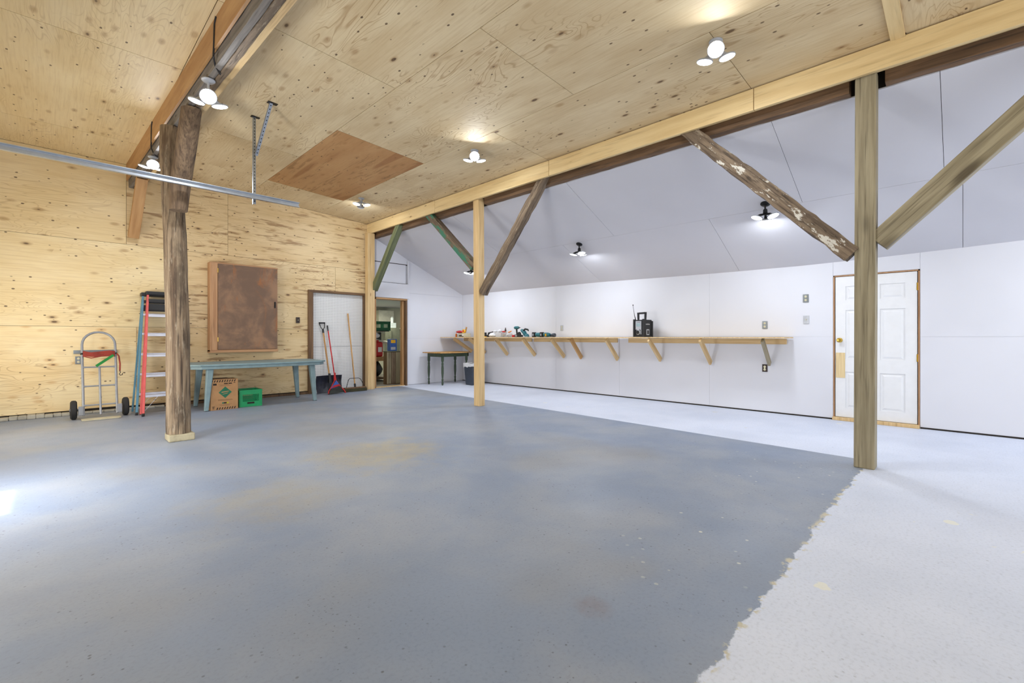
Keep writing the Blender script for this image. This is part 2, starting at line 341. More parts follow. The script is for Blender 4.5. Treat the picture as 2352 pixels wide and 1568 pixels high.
pl2 = t.voro(P, 6.5); s5 = t.n('SeparateColor'); t.put(s5, {0: pl2.outputs['Color']})
chip2 = t.math('MULTIPLY', t.ramp(t.math('ADD', pl2.outputs['Distance'], t.math('MULTIPLY', t.noise(P, 16, 4), .3)), .40, .43, 1, 0), t.ramp(s5.outputs[0], .45, .47)); chip = t.math('MAXIMUM', chip, t.math('MULTIPLY', chip2, t.ramp(spot(2265, 1215, .32, .32), .1, .2)))
col = t.mix(t.math('MULTIPLY', t.math('MULTIPLY', chip, light), .8), col, lin((226, 226, 214)))
t.color(col); h = t.math('SUBTRACT', t.noise(P, 22, 5, .7), pit); t.bump(h, .25, .004)
t.put(t.b, {'Roughness': t.ramp(t.noise(P, 1.4, 4), .3, .7, .42, .60)})
M['floor'] = t.m
M['store_floor'] = flat('storeroom_floor', (150, 146, 138), .8)

# ------------------------------------------------------------------ the shell
WY, WX = 9.8, 8.0          # plywood end wall, white side wall
XL, YF = -1.2, -4.0        # side wall with the open doorway, wall behind the camera
def zc(x): return 4.03 if x <= 1.0 else 4.03 - (x - 1.0) * .055
obj('floor', MB().box(XL - .2, WX + .2, YF - .2, WY + .02, -.12, 0), M['floor'], kind='structure')
# plywood wall
wb = thing('wall_back', (2, WY + .06, 0), kind='structure')
def hole_wall(name, mat, parent, axis, a0, a1, outer, holes):
    """slab with rectangular holes; outer (u0,u1,z0,z1)"""
    mb = MB(); us = sorted({outer[0], outer[1], *[h[i] for h in holes for i in (0, 1)]}); zs = sorted({outer[2], outer[3], *[h[i] for h in holes for i in (2, 3)]})
    for i in range(len(us)-1):
        for j in range(len(zs)-1):
            cu, cz = (us[i]+us[i+1])/2, (zs[j]+zs[j+1])/2
            if any(h[0] < cu < h[1] and h[2] < cz < h[3] for h in holes): continue
            if axis == 'y': mb.box(us[i], us[i+1], a0, a1, zs[j], zs[j+1])
            else: mb.box(a0, a1, us[i], us[i+1], zs[j], zs[j+1])
    return obj(name, mb, mat, parent, kind=None if parent else 'structure')
hole_wall('backing', M['gap'], wb, 'y', WY + .014, WY + .10, (XL, 5.3, 0, 4.3), [(3.87, 5.12, 0, 2.14)])
def panel_y(poly, mat, parent, y=WY, name='plywood_panel', th=.012, g=.0022):
    """sheet standing in the y plane; poly is (x,z); grain along x"""
    cx = sum(p[0] for p in poly)/len(poly); cz = sum(p[1] for p in poly)/len(poly)
    poly = [(x - math.copysign(g, x-cx), z - math.copysign(g, z-cz)) for x, z in poly]
    x0 = min(p[0] for p in poly); z0 = min(p[1] for p in poly)
    mb = MB().prism([(x, z) for x, z in poly], -th, 0, 'z')
    X = Matrix.Translation((0, y, 0)) @ Matrix.Rotation(PI/2, 4, 'X') @ Matrix.Translation((0, 0, 0))
    return obj(name, mb, mat, parent, xf=X)
R = lambda x0, x1, z0, z1: [(x0, z0), (x1, z0), (x1, z1), (x0, z1)]
for poly, m in [(R(XL, 1.03, .06, 1.36), 'ply_k'), (R(1.03, 3.83, .06, 1.36), 'ply_s'), (R(XL, 1.5, 1.36, 2.72), 'ply_l'),
                ([(1.5, 1.36), (3.83, 1.36), (3.83, 2.19), (4.42, 2.19), (4.42, 2.72), (1.5, 2.72)], 'ply_s'), (R(4.42, 5.2, 2.19, 2.72), 'ply_s'),
                (R(XL, .9, 2.72, 4.03), 'ply_l'), ([(.9, 2.72), (2.36, 2.72), (2.36, zc(2.36)), (.9, 4.03)], 'ply_s'),
                ([(2.36, 2.72), (5.2, 2.72), (5.2, zc(5.2)), (2.36, zc(2.36))], 'ply_s')]:
    panel_y(poly, M[m], wb)
# white continuation of the end wall with the storeroom doorway
ww = thing('wall_back_right', (6.8, WY + .06, 0), kind='structure')
hole_wall('backing', M['seam'], ww, 'y', WY + .014, WY + .10, (5.3, WX, 0, 3.6), [(5.32, 6.16, 0, 2.1)])
obj('shadow_gap', MB().box(5.36, 6.24, WY + .001, WY + .012, 2.955, 2.99), M['gap'], ww); obj('shadow_gap', MB().box(5.36, 6.234, WY - .012, WY + .012, 2.487, 2.503), M['gap'], ww)
def zs_(x): return 3.53 - (x - 5.3) * .441
for poly in [R(6.24, 8.0, .01, 1.16), R(6.24, 8.0, 1.16, 2.28), [(6.24, 2.28), (8.0, 2.28), (8.0, zs_(8)), (6.24, zs_(6.24))],
             [(5.33, 2.98), (6.24, 2.98), (6.24, zs_(6.24)), (5.33, zs_(5.33))], R(5.33, 6.2, 2.5, 2.965)]:
    panel_y(poly, M['white'], ww, name='wall_panel', g=.0013)
obj('header_box', MB().box(5.36, 6.27, WY - .05, WY, 2.13, 2.49), M['white'], ww, bev=.003)
obj('header_box', MB().box(6.235, 6.27, WY - .05, WY - .013, 2.5, 3.06), M['white'], ww, bev=.002)
# white long wall
wr = thing('wall_right', (WX + .05, 3, 0), kind='structure')
hole_wall('backing', M['seam'], wr, 'x', WX + .012, WX + .10, (YF, WY + .1, 0, 3.4), [(.41, 1.33, 0, 2.075)])
def zw(y):
    pts = [(-4, 2.40), (-2, 2.38), (0, 2.31), (1.4, 2.27), (3.1, 2.28), (5.3, 2.325), (8, 2.34), (9.8, 2.34)]
    for (a, za), (b, zb) in zip(pts, pts[1:]):
        if a <= y <= b: return za + (zb-za)*(y-a)/(b-a)
    return 2.34
def panel_x(y0, y1, z0, z1, mat=M['white'], parent=wr):
    g = .0009; mb = MB(); n = max(1, int((y1-y0)/.7)) if z1 is None else 1
    if z1 is None:
        ys = [y0+g + (y1-y0-2*g)*i/n for i in range(n+1)]
        poly = [(y, z0+g) for y in ys] + [(y, zw(y)+.02) for y in ys[::-1]]
        mb.prism(poly, WX, WX+.012, 'x')
    else: mb.box(WX, WX+.012, y0+g, y1-g, z0+g, z1-g)
    return obj('wall_panel', mb, mat, parent)
for y0, y1 in [(-4, -1.2), (-1.2, .397)]: panel_x(y0, y1, .02, 1.2); panel_x(y0, y1, 1.2, None)
panel_x(.397, 1.341, 2.085, None)
for y0, y1 in [(1.341, 3.11), (3.11, 4.88), (4.88, 6.5), (6.5, WY)]: panel_x(y0, y1, .02, 1.2)
for y0, y1 in [(1.341, 3.11), (3.11, 6.5), (6.5, WY)]: panel_x(y0, y1, 1.2, None)
obj('base_gap_right', MB().box(WX - .004, WX + .012, YF, .39, 0, .018), M['gap'], kind='structure'); obj('base_gap_right', MB().box(WX - .004, WX + .012, 1.35, WY, 0, .018), M['gap'], kind='structure')  # gap's darkness at the wall foot, put in as a dark strip
# unseen walls; side doorway lets daylight in, other openings added for fill
hole_wall('wall_left', M['ply_l'], None, 'x', XL - .1, XL, (YF, WY + .1, 0, 4.3), [(4.62, 5.32, 0, 2.1), (7.1, 8.7, .8, 1.5)])
hole_wall('wall_front', M['ply_l'], None, 'y', YF - .1, YF, (XL - .1, WX + .1, 0, 4.3), [(-1, 4.6, 0.05, 2.95), (5.7, 7.7, .7, 2.1)])
obj('ground', MB().box(-20, XL - .12, -12, 20, -.2, -.12), flat('outdoor_gravel', (150, 146, 138), .9), kind='structure')
# plywood ceiling
ce = thing('ceiling', (2, 3, 4.1), kind='structure')
obj('roof_deck', MB().prism([(XL-.1, 4.06), (1, 4.06), (5.6, zc(5.6) + .03), (5.6, 4.3), (XL-.1, 4.3)], YF-.1, WY + .1, 'y'), M['gap'], ce)
def cpanel(x0, x1, y0, y1, mat, along_y=True):
    g = .003; th = .012; sl = math.atan2(zc(x1)-zc(x0), x1-x0); o = Vector((x0, y0, zc(x0)+.001)); L = (x1-x0)/math.cos(sl)
    if along_y:   # local x -> world y
        ax = Vector((0, 1, 0)); ay = Vector((math.cos(sl), 0, math.sin(sl)))
        dims = (y1-y0, L)
    else: ax = Vector((math.cos(sl), 0, math.sin(sl))); ay = Vector((0, 1, 0)); dims = (L, y1-y0)
    az = ax.cross(ay); X = Matrix(((ax.x, ay.x, az.x, o.x), (ax.y, ay.y, az.y, o.y), (ax.z, ay.z, az.z, o.z), (0, 0, 0, 1)))
    s = (0, th) if az.z > 0 else (-th, 0)
    return obj('plywood_panel', MB().box(g, dims[0]-g, g, dims[1]-g, *s), mat, ce, xf=X)
C_ = M['ply_c']
for x0, x1, ys in [(XL, -.5, [-4, -2.3, .44, 3.17, 5.9, 8.64, WY]), (-.5, 1.0, [-4, -2.3, .44, 3.17, 5.9, 8.64, WY]),
                   (1.0, 2.69, [-4, -1, 1.72, 4.46, 7.2, 8.66, WY]), (2.69, 4.06, [-4, -2.4, .40, 3.05, 5.91, 8.66, WY]), (4.06, 5.24, [-4, -2.4, .40, 1.58, 4.35, 7.2, WY])]:
    for y0, y1 in zip(ys, ys[1:]):
        m = C_
        if x0 == 2.69 and y0 == 5.91: m = M['ply_d']
        if x0 < .9 : m = M['ply_l']
        cpanel(x0, x1, y0, y1, m, along_y=not (y1 <= .41))
# white sloped ceiling
cw = thing('ceiling_sloped', (6.6, 3, 3), kind='structure')
def zsl(x, y): return zs_(x) + (zw(y) - zs_(8)) * max(0, (x - 6.72) / 1.28)
def wpanel(x0, x1, y0, y1):
    g = .002; ys = [y0+g + (y1-y0-2*g)*i/3 for i in range(4)]; xs = (x0+g, x1-g); mb = MB(); vs = []
    for dz in (0, .012):
        for y in ys:
            for x in xs: vs.append((x, y, zsl(x, y)+dz))
    fs = []
    for i in range(3): a = 2*i; fs += [(a, a+2, a+3, a+1), (8+a, 8+a+1, 8+a+3, 8+a+2), (a, a+8, a+10, a+2), (a+1, a+3, a+11, a+9)]
    fs += [(0, 1, 9, 8), (6, 14, 15, 7)]
    return obj('ceiling_panel', mb.add(vs, fs), M['white_c'], cw)
for a, b in zip([-4, -2.6, .14, 1.45, 4.2, 6.9, WY], [-2.6, .14, 1.45, 4.2, 6.9, WY]): wpanel(5.40, 6.72, a, b)
for a, b in zip([-4, -2.7, 0, 2.62, 5.3, 8.0, WY], [-2.7, 0, 2.62, 5.3, 8.0, WY]): wpanel(6.72, 8.03, a, b)
obj('roof_deck', MB().prism([(5.42, zs_(5.42)+.02), (6.72, zs_(6.72)+.02), (8.1, zs_(8.1)+.07), (8.1, zs_(8.1)+.2), (5.42, zs_(5.42)+.2)], YF-.1, WY+.1, 'y'), M['gap'], cw)
# kerb at the foot of the plywood wall
for x0, x1 in [(XL, -.4), (-.4, .32), (.36, 1.4)]:
    mb = MB(); n = 8
    for i in range(n):
        a = x0 + (x1-x0)*i/n; b = x0 + (x1-x0)*(i+1)/n; h = .05 + random.uniform(-.008, .01) if x1 < .35 else .035; mb.box(a, b, WY - .14 + random.uniform(-.02, .015) + (.07 if x1 > .35 else 0), WY, 0, h)
    obj('baseboard_kerb' if x0 == XL else 'baseboard_kerb', mb, M['concrete'], bev=.01, kind='structure')
obj('baseboard_back', MB().box(1.4, 3.83, WY - .03, WY, 0, .045), M['old_brown'], kind='structure')

# ------------------------------------------------------------------ pegboard bay in an old timber frame
pg = thing('pegboard', (4.5, WY + .06, 0), 'white pegboard panel in an old brown timber frame on the plywood wall', 'pegboard')
obj('board', MB().box(3.87, 5.12, WY + .03, WY + .045, 0, 2.138), M['peg'], pg)
obj('lower_joint', MB().box(3.92, 5.10, WY + .026, WY + .03, .985, .99), M['plate'], pg)
stick('frame_post', (3.875, WY - .005, 0), (3.875, WY - .005, 2.14), .1, .08, M['frame_old'], pg)
stick('frame_post', (5.10, WY - .005, 0), (5.10, WY - .005, 2.14), .06, .08, M['frame_old'], pg)
stick('frame_head', (3.825, WY - .005, 2.165), (5.13, WY - .005, 2.165), .05, .08, M['frame_old'], pg, ref=(0, 0, 1))

# ------------------------------------------------------------------ beams and posts
bm = thing('ceiling_beam', (5.2, 3, 3.55), 'long brown timber beam faced with pale boards between plywood and white ceilings', 'beam')
for a, b in [(-4, 1.55), (1.556, 4.33), (4.336, 7.15), (7.156, WY - .004)]:
    stick('fascia_board', (5.18, a, 3.675), (5.18, b, 3.675), .04, .225, M['fascia'], bm, ref=(1, 0, 0), bev=.003)
for a, b in [(-4, .5), (.76, 5.9), (6.1, WY - .004)]:
    stick('timber', (5.345, a, 3.60), (5.345, b, 3.60), .10, .22, M['old_brown'], bm, rough=.004)
obj('nailer', MB().box(5.201, 5.293, -4, WY - .004, 3.60, 3.72), M['fascia'], bm)
lb = thing('ceiling_beam', (1.1, 5, 3.6), 'rough dark beam clad with honey coloured boards above the log post', 'beam')
def bx(y): return 1.07 - .028 * (y - 4.4)
def bst(name, dx, z, wx, wz, mat, **k): return stick(name, (bx(-4)+dx, -4, z), (bx(9.78)+dx, 9.78, z), wx, wz, mat, lb, **k)
bst('cladding_board', -.012, 3.90, .024, .27, M['gold_ply'], bev=.002)
bst('timber', .035, 3.815, .055, .32, M['old_grey'], rough=.003)
bst('timber', .095, 3.815, .06, .33, M['old'], rough=.004)
bst('cladding_board', .155, 3.83, .055, .34, M['spruce'], bev=.002)
P0 = stick('wooden_post', (5.165, WY - .14, 0), (5.165, WY - .14, 3.56), .17, .13, M['spruce'], label='pale spruce corner post between the pegboard and the storeroom doorway', cat='post')
P1 = stick('wooden_post', (5.275, 6.0, 0), (5.265, 6.01, 3.60), .13, .14, M['spruce'], label='pale spruce post in front of the left end of the workbench', cat='post')
P2 = thing('wooden_post', (5.33, .64, 0), 'greenish treated post standing in front of the white door', 'post')
stick('post_board', (5.247, .64, 0), (5.252, .63, 3.60), .074, .155, M['treated'], P2, bev=.008)
stick('post_board', (5.323, .64, 0), (5.328, .63, 3.60), .074, .155, M['treated'], P2, bev=.008)
def brace(p0, p1, w_, d_, mat, label, rough=0):
    return stick('diagonal_brace', p0, p1, w_, d_, mat, ref=(1, 0, 0), rough=rough, label=label, cat='brace', group='diagonal braces under the beams', bev=.006)
brace((5.27, 9.66, 2.28), (5.26, 8.52, 3.60), .13, .12, M['green_t'], 'short green tinted brace at the corner post beside the pegboard')
brace((5.28, 6.12, 2.42), (5.27, 7.50, 3.63), .13, .14, M['green_old'], 'brace with peeling green paint left of the workbench post')
brace((5.27, 5.90, 1.95), (5.26, 4.46, 3.64), .12, .13, M['old'], 'dark weathered brace right of the workbench post', .008)
brace((5.27, .73, 1.96), (5.26, 2.34, 3.66), .13, .15, M['white_old'], 'long rounded brace with flaking white paint left of the treated post', .010)
brace((5.29, .55, 2.05), (5.29, -.99, 3.57), .12, .18, M['treated'], 'treated lumber brace rising to the right of the treated post')
# log post
def log(pts, rs, name, mat, parent=None, n=14, jit=.03, flat_top=True, **k):
    mb = MB(); pts = [Vector(p) for p in pts]; m = len(pts); vs = []; ph = [random.uniform(-jit, jit) for _ in range(n)]
    fine = []
    for i in range(m-1):
        st = max(2, int((pts[i+1]-pts[i]).length/.1))
        for j in range(st): fine.append((pts[i].lerp(pts[i+1], j/st), rs[i] + (rs[i+1]-rs[i])*j/st))
    fine.append((pts[-1], rs[-1]))
    for i, (p, r) in enumerate(fine):
        for q in range(n):
            a = 2*PI*q/n; rr = r*(1 + ph[q] + .012*math.sin(i*.7 + q*1.3) + random.uniform(-.012, .012)); vs.append((p.x + rr*math.cos(a), p.y + rr*math.sin(a), p.z))
    F = len(fine)
    mb.add(vs, [(i*n+j, i*n+(j+1) % n, (i+1)*n+(j+1) % n, (i+1)*n+j) for i in range(F-1) for j in range(n)], True)
    mb.add(vs[:n], [tuple(range(n))[::-1]]); mb.add(vs[-n:], [tuple(range(n))])
    return obj(name, mb, mat, parent, **k)
log([(1.065, 6.52, .082), (1.06, 6.52, 1.2), (1.035, 6.54, 2.4), (1.0, 6.58, 3.3), (1.0, 6.60, 3.64)], [.122, .117, .114, .108, .10], 'log_post', M['log'],
    label='round weathered log post on a concrete footing near the left ladder', cat='post')
log([(1.03, 6.30, 2.62), (1.04, 6.27, 2.9), (1.07, 6.06, 3.35), (1.08, 5.90, 3.64)], [.088, .10, .10, .095], 'log_brace', M['log_dark'], label='short crooked log brace strapped to the front of the log post', cat='brace')
obj('post_footing', MB().box(.955, 1.205, 6.385, 6.65, 0, .08), M['footing'], bev=.012, label='crumbly pale concrete footing block under the log post', cat='footing')
brace((.98, 9.70, 2.84), (1.02, 9.05, 3.66), .14, .10, M['gold_ply'], 'honey coloured brace high on the plywood wall behind the track')
# the same beam beyond the right edge, ceiling batten
stick('trim_1', (4.06, .40, zc(4.06) - .018), (5.16, .40, zc(5.16) - .018), .022, .10, M['fascia'], ref=(0, 0, 1), kind='structure')

# ------------------------------------------------------------------ garage door track with its hangers
tr = thing('garage_door_track', (.6, 6.45, 3.0), 'horizontal galvanised garage door track hung from the ceiling', 'door track')
RY_ = 6.03; RZ = 2.875; mb = MB()
prof = [(-.012, -.03), (.026, -.03), (.026, -.022), (-.006, -.022), (-.006, .022), (.026, .022), (.026, .03), (-.012, .03)]
mb.prism([(RY_ - a, RZ + b) for a, b in prof], XL + .02, 2.245, 'x'); obj('rail', mb, M['steel'], tr)
def angle_iron(p0, p1, parent, name='hanger_strap'):
    Mx, L = frame(p0, p1, (1, 0, 0)); o = obj(name, MB().box(-.016, .016, -.0015, .0015, 0, L).box(-.016, -.013, 0, .03, 0, L), M['steel'], parent, xf=Mx)
    hb = MB(); k = int(L/.045)
    for i in range(k): 
        z = .03 + i*.045
        if z < L - .01: hb.box(-.005, .006, -.0024, .0024, z, z+.012)
    obj('holes', hb, M['gap'], o, xf=Mx, kind='stuff'); return o
angle_iron((1.735, 6.05, 2.79), (1.83, 6.38, zc(1.83)), tr); angle_iron((1.80, 6.20, 3.43), (1.865, 5.86, zc(1.86)), tr)
obj('hanger_foot', MB().box(1.79, 1.89, 6.36, 6.41, zc(1.85)-.006, zc(1.85)-.001), M['blackmetal'], tr); obj('hanger_foot', MB().box(1.82, 1.93, 5.83, 5.89, zc(1.85)-.006, zc(1.85)-.001), M['blackmetal'], tr)

# ------------------------------------------------------------------ lamps
def fixture(loc, normal, label, rot=0, power=LAMP_W, drop=.10, tilt=32, body='blackmetal'):
    if rot is None: rot = math.atan2(-loc[1], -loc[0])
    t_ = thing('ceiling_lamp', loc, label, 'lamp', 'triple head ceiling lamps'); L = Vector(loc)
    nq = Vector(normal).normalized(); Mn = nq.to_track_quat('Z', 'Y').to_matrix().to_4x4()
    obj('canopy', MB().lathe([(.058, 0), (.058, .008), (.045, .02), (.012, .026)], L, 20, Mn), M[body], t_)
    a = L + nq*.02; c = L + Vector((0, 0, -drop))
    obj('stem', MB().tube([a, a + (c-a)*.5, c], .011, 8), M[body], t_)
    obj('socket', MB().lathe([(.018, 0), (.026, -.012), (.026, -.04), (.03, -.05), (.016, -.06)], c + Vector((0, 0, .03)), 14), M[body], t_)
    hub = c + Vector((0, 0, -.035))
    for k in range(3):
        an = rot + 2*PI*k/3; d = Vector((math.cos(an), math.sin(an), 0)); tl = math.radians(tilt[k] if isinstance(tilt, tuple) else tilt)
        face = (Vector((0, 0, -1))*math.cos(tl) + d*math.sin(tl)).normalized()
        hp = hub + d*.06 + Vector((0, 0, -.012)); bc = hub + d*.108 + Vector((0, 0, -.05))
        obj('lamp_arm', MB().tube([hub, hp, bc - face*.012], [.012, .016, .022], 8), M[body], t_)
        Mf = face.to_track_quat('Z', 'Y').to_matrix().to_4x4()
        b = obj('bulb', MB().lathe([(.03, -.016), (.070, -.010), (.072, 0), (.068, .003)], bc, 20, Mf), M['silver'], t_)
        obj('bulb_face', MB().lathe([(.066, .0032), (.05, .009), (.02, .012)], bc, 20, Mf), M['emit'], b, label='glowing white face')
        l = area('lamp_light', bc + face*.02, face, .12, 0, power, (.89, .94, 1), 'DISK'); parent_to(l, t_)
    return t_
CN = (-math.sin(.055), 0, -1)
fixture((4.21, 1.58, zc(4.21) - .001), CN, 'cluster of three glowing bulbs on the plywood ceiling nearest the treated post', None, drop=.05, tilt=(50, 12, 12), body='silver')
fixture((4.26, 4.95, zc(4.26) - .001), CN, 'cluster of three glowing bulbs at the middle of the plywood ceiling', None, drop=.04, tilt=(50, 12, 12), body='silver')
fixture((4.21, 8.21, zc(4.21) - .001), CN, 'cluster of glowing bulbs on the ceiling beside the dark brown sheet', 1.2, drop=.05, tilt=(50, 12, 12), body='silver')
fixture((1.07, 5.12, 3.645), (0, 0, -1), 'large glowing bulb cluster under the clad beam in front of the log post', None, drop=.12, tilt=(50, 12, 12), body='silver')
fixture((1.00, 7.85, 3.645), (0, 0, -1), 'glowing bulb cluster under the clad beam just above the door track', None, drop=.05, tilt=(50, 12, 12), body='silver')
SN = (-.404, 0, -.915)
fixture((6.77, 4.96, zsl(6.77, 4.96)), SN, 'black three head lamp on the white sloped ceiling above the workbench', -.05, tilt=14)
fixture((6.62, 1.85, zsl(6.62, 1.85)), SN, 'glowing lamp on the white ceiling behind the white flaked brace', .2, tilt=20)
fixture((6.85, at(1082, 600, X=6.85).y, zsl(6.85, 8.2)), SN, 'lamp on the white ceiling hidden behind the spruce workbench post', .7, tilt=14)
fixture((6.7, -1.4, zsl(6.7, -1.4)), SN, 'added unseen lamp on the white sloped ceiling beyond the right edge', .7, tilt=14)  # fixture added out of view to light the white right wall
for (y, z0) in [(4.72, 4.0), (7.60, 4.0)]:
    x = bx(y) - .028
    obj('lamp_cable', MB().tube([(x, y - .05, 4.01), (x, y, 3.97), (x, y + .02, 3.8), (x, y + .04, 3.70), (x + .03, y + .12, 3.665), (x + .09, y + .2, 3.64)], .008, 6), M['black'],
        label='black cable down the clad beam to the ' + ('nearer' if y < 6 else 'farther') + ' bulb cluster', cat='cable')

# ------------------------------------------------------------------ white door in the long wall
dr = thing('door_1', (WX, .87, 0), kind='structure')
y0, y1 = .425, 1.315; z0, z1 = .05, 2.06
lf = None; px0 = WX + .012
cols = [(y0 + .12, y0 + .385), (y0 + .505, y0 + .77)]; rows = [(.18, .70), (.88, 1.58), (1.72, 1.92)]
mb = MB(); us = sorted({y0, y1, *[c for q in cols for c in q]}); zz = sorted({z0, z1, *[c for q in rows for c in q]})
for i in range(len(us)-1):
    for j in range(len(zz)-1):
        cu, cz = (us[i]+us[i+1])/2, (zz[j]+zz[j+1])/2
        rec = any(a < cu < b for a, b in cols) and any(a < cz < b for a, b in rows)
        mb.box(px0 + (.012 if rec else 0), px0 + .045, us[i], us[i+1], zz[j], zz[j+1])
lf = obj('leaf', mb, M['doorwhite'], dr)
for a, b in cols:
    for c, e in rows:
        s = .02; s2 = .045; v = [(px0+.012, a+s, c+s), (px0+.012, b-s, c+s), (px0+.012, b-s, e-s), (px0+.012, a+s, e-s), (px0+.002, a+s2, c+s2), (px0+.002, b-s2, c+s2), (px0+.002, b-s2, e-s2), (px0+.002, a+s2, e-s2)]
        obj('panel', MB().add(v, [(0, 1, 5, 4), (1, 2, 6, 5), (2, 3, 7, 6), (3, 0, 4, 7), (4, 5, 6, 7)]), M['doorwhite'], lf)
obj('patch_plate', MB().box(px0 - .006, px0 - .001, 1.20, 1.31, .61, .97), M['ply_l'], lf, label='bare plywood patch')
Mk = Matrix.Rotation(-PI/2, 4, 'Y')
obj('door_knob', MB().lathe([(.034, 0), (.034, .006), (.014, .012), (.013, .03), (.028, .042), (.033, .055), (.026, .068), (.008, .072)], (px0, 1.262, 1.15), 20, Mk), M['brass'], lf, label='brass knob')
for z in (1.86, .92): obj('hinge', MB().box(px0 - .006, px0 + .002, .413, .432, z - .05, z + .05).tube([(px0-.008, .416, z-.05), (px0-.008, .416, z+.05)], .006, 8), M['brass'], lf)
for a, b, c, e in [(.400, .416, 0, 2.08), (1.324, 1.338, 0, 2.08), (.400, 1.338, 2.066, 2.080)]:
    obj('frame', MB().box(WX - .002, WX + .06, a, b, c, e), M['cabframe'], dr)
obj('sill', MB().box(WX - .045, WX + .06, .40, 1.345, 0, .045), M['spruce'], dr, bev=.005); obj('closing_board', MB().box(WX + .07, WX + .09, .38, 1.36, 0, 2.12), M['gap'], dr)

# ------------------------------------------------------------------ outlets
def outlet(p, nrm, label, plate='plate', kind='duplex'):
    t_ = thing('wall_outlet', p, label, 'outlet' if kind != 'switch' else 'switch', 'wall outlets and switches'); p = Vector(p)
    Mx = Vector(nrm).to_track_quat('Z', 'Y').to_matrix().to_4x4(); X = Matrix.Translation(p) @ Mx
    obj('cover_plate', MB().box(-.037, .037, -.06, .06, 0.001, .012), M[plate], t_, xf=X, bev=.003)
    if kind == 'duplex':
        for s in (-1, 1):
            r = obj('socket', MB().lathe([(.0165, .012), (.0165, .016), (.014, .017)], (0, s*.026, 0), 14), M['ivory'], t_, xf=X)
            obj('slot', MB().box(-.008, -.005, s*.026-.005, s*.026+.005, .017, .018).box(.005, .008, s*.026-.005, s*.026+.005, .017, .018), M['gap'], r, xf=X)
    elif kind == 'old':
        obj('socket', MB().lathe([(.018, .012), (.018, .017)], (0, .022, 0), 12).lathe([(.018, .012), (.018, .017)], (0, -.022, 0), 12).box(-.01, .01, -.03, .03, .012, .016), M['ivory'], t_, xf=X)
    else:
        obj('toggle', MB().box(-.004, .004, -.01, .01, .012, .024), M['ivory'], t_, xf=X)
    return t_
NX = (-1, 0, 0); NY = (0, -1, 0)
for px, py, lab, pl, kd in [(1291, 753, 'small outlet on the white wall right of the power tools', 'silver', 'duplex'), (1460, 750, 'outlet on the white wall directly behind the jobsite radio', 'plate', 'duplex'),
                            (1757, 746, 'grey plated outlet just above the right end of the workbench', 'plate', 'duplex'), (1757, 845, 'dark brown outlet below the right end of the workbench', 'platebrown', 'old'),
                            (1851, 685, 'upper grey outlet on the white wall left of the white door', 'plate', 'duplex'), (1852, 734, 'lower grey switch plate on the white wall left of the white door', 'silver', 'switch')]:
    outlet(at(px, py, X=WX), NX, lab, pl, kd)
outlet(at(684, 735, Y=WY - .012), NY, 'brown switch on the plywood wall left of the pegboard', 'platebrown', 'switch')
outlet(at(180, 827, Y=WY - .012), NY, 'grey outlet on the plywood wall behind the hand truck', 'plate', 'duplex')
s_ = obj('metal_wall_strip', MB().box(.27, .78, WY - .035, WY - .013, .935, .99), M['plate'], bev=.003, label='grey metal strip on the plywood wall behind the hand truck', cat='bracket')

# ------------------------------------------------------------------ workbench
wbn = thing('workbench', (7.7, 5.8, 1.17), 'long wall mounted plywood workbench on diagonal brackets along the white wall', 'workbench')
obj('bench_top', MB().prism([(7.97, WY - .04), (7.22, WY - .04), (7.36, 8.4), (7.45, 7.0), (7.48, 4.37), (7.97, 4.37)], 1.172, 1.190, 'z'), M['spruce'], wbn)
obj('bench_top', MB().prism([(7.97, 4.36), (7.48, 4.36), (7.5, 1.84), (7.97, 1.84)], 1.176, 1.194, 'z'), M['spruce'], wbn)
for a, b in [(9.7, at(1220, 777, X=7.955).y), (at(1226, 777, X=7.955).y, at(1417, 777, X=7.955).y), (at(1443, 777, X=7.955).y, 1.93)]: stick('ledger', (7.975, b, 1.125), (7.975, a, 1.125), .04, .085, M['spruce'], wbn)
for i, (Y, z, xf_) in enumerate([(9.35, .78, 7.34), (8.82, .76, 7.40), (8.0, .73, 7.54), (7.09, .74, 7.53), (6.23, .73, 7.50), (5.77, .72, 7.58), (4.89, .72, 7.53), (3.98, .74, 7.49), (3.07, .72, 7.50), (2.16, .74, 7.58)]):
    z += .03
    stick('bracket', (7.955, Y, z), (xf_ + .01, Y, 1.15), .085, .038, M['handlewood' if i == 5 else 'treated' if i == 9 else 'spruce'], wbn, ref=(0, 0, 1))
TB = 1.191

# ------------------------------------------------------------------ jobsite radio
c = at(1477, 768, X=7.72); RY = c.y; TB2 = 1.195
rd = thing('jobsite_radio', (7.72, RY, TB2), 'black jobsite radio with tall handle and antenna on the workbench', 'radio')
Rz = Matrix.Translation((7.72, RY, TB2)) @ Matrix.Rotation(math.radians(-17), 4, 'Z') @ Matrix.Scale(1.17, 4)   # front faces local -x
def rb(name, mat, *bs, bev=.004, parent=rd, **k):
    m = MB()
    for b in bs: m.box(*b)
    return obj(name, m, M[mat], parent, bev=bev, xf=Rz, **k)
body = rb('body', 'black', (-.09, .09, -.10, .10, .01, .27), bev=.012)
rb('corner_bumper', 'black', (-.105, -.075, -.115, -.085, 0, .28), (-.105, -.075, .085, .115, 0, .28), (.075, .105, -.115, -.085, 0, .25), (.075, .105, .085, .115, 0, .25), (-.1, .1, -.11, .11, 0, .02), bev=.006)
fp = rb('front_panel', 'silver', (-.098, -.088, -.055, .065, .115, .25), (-.098, -.088, -.06, -.045, .04, .25), bev=.003)
rb('screen', 'lcd', (-.1005, -.098, -.035, .045, .165, .215), bev=0, parent=fp)
rb('button', 'black', *[(-.1005, -.098, y, y + .01, .226, .233) for y in (-.03, -.01, .01, .03)], bev=0, parent=fp)
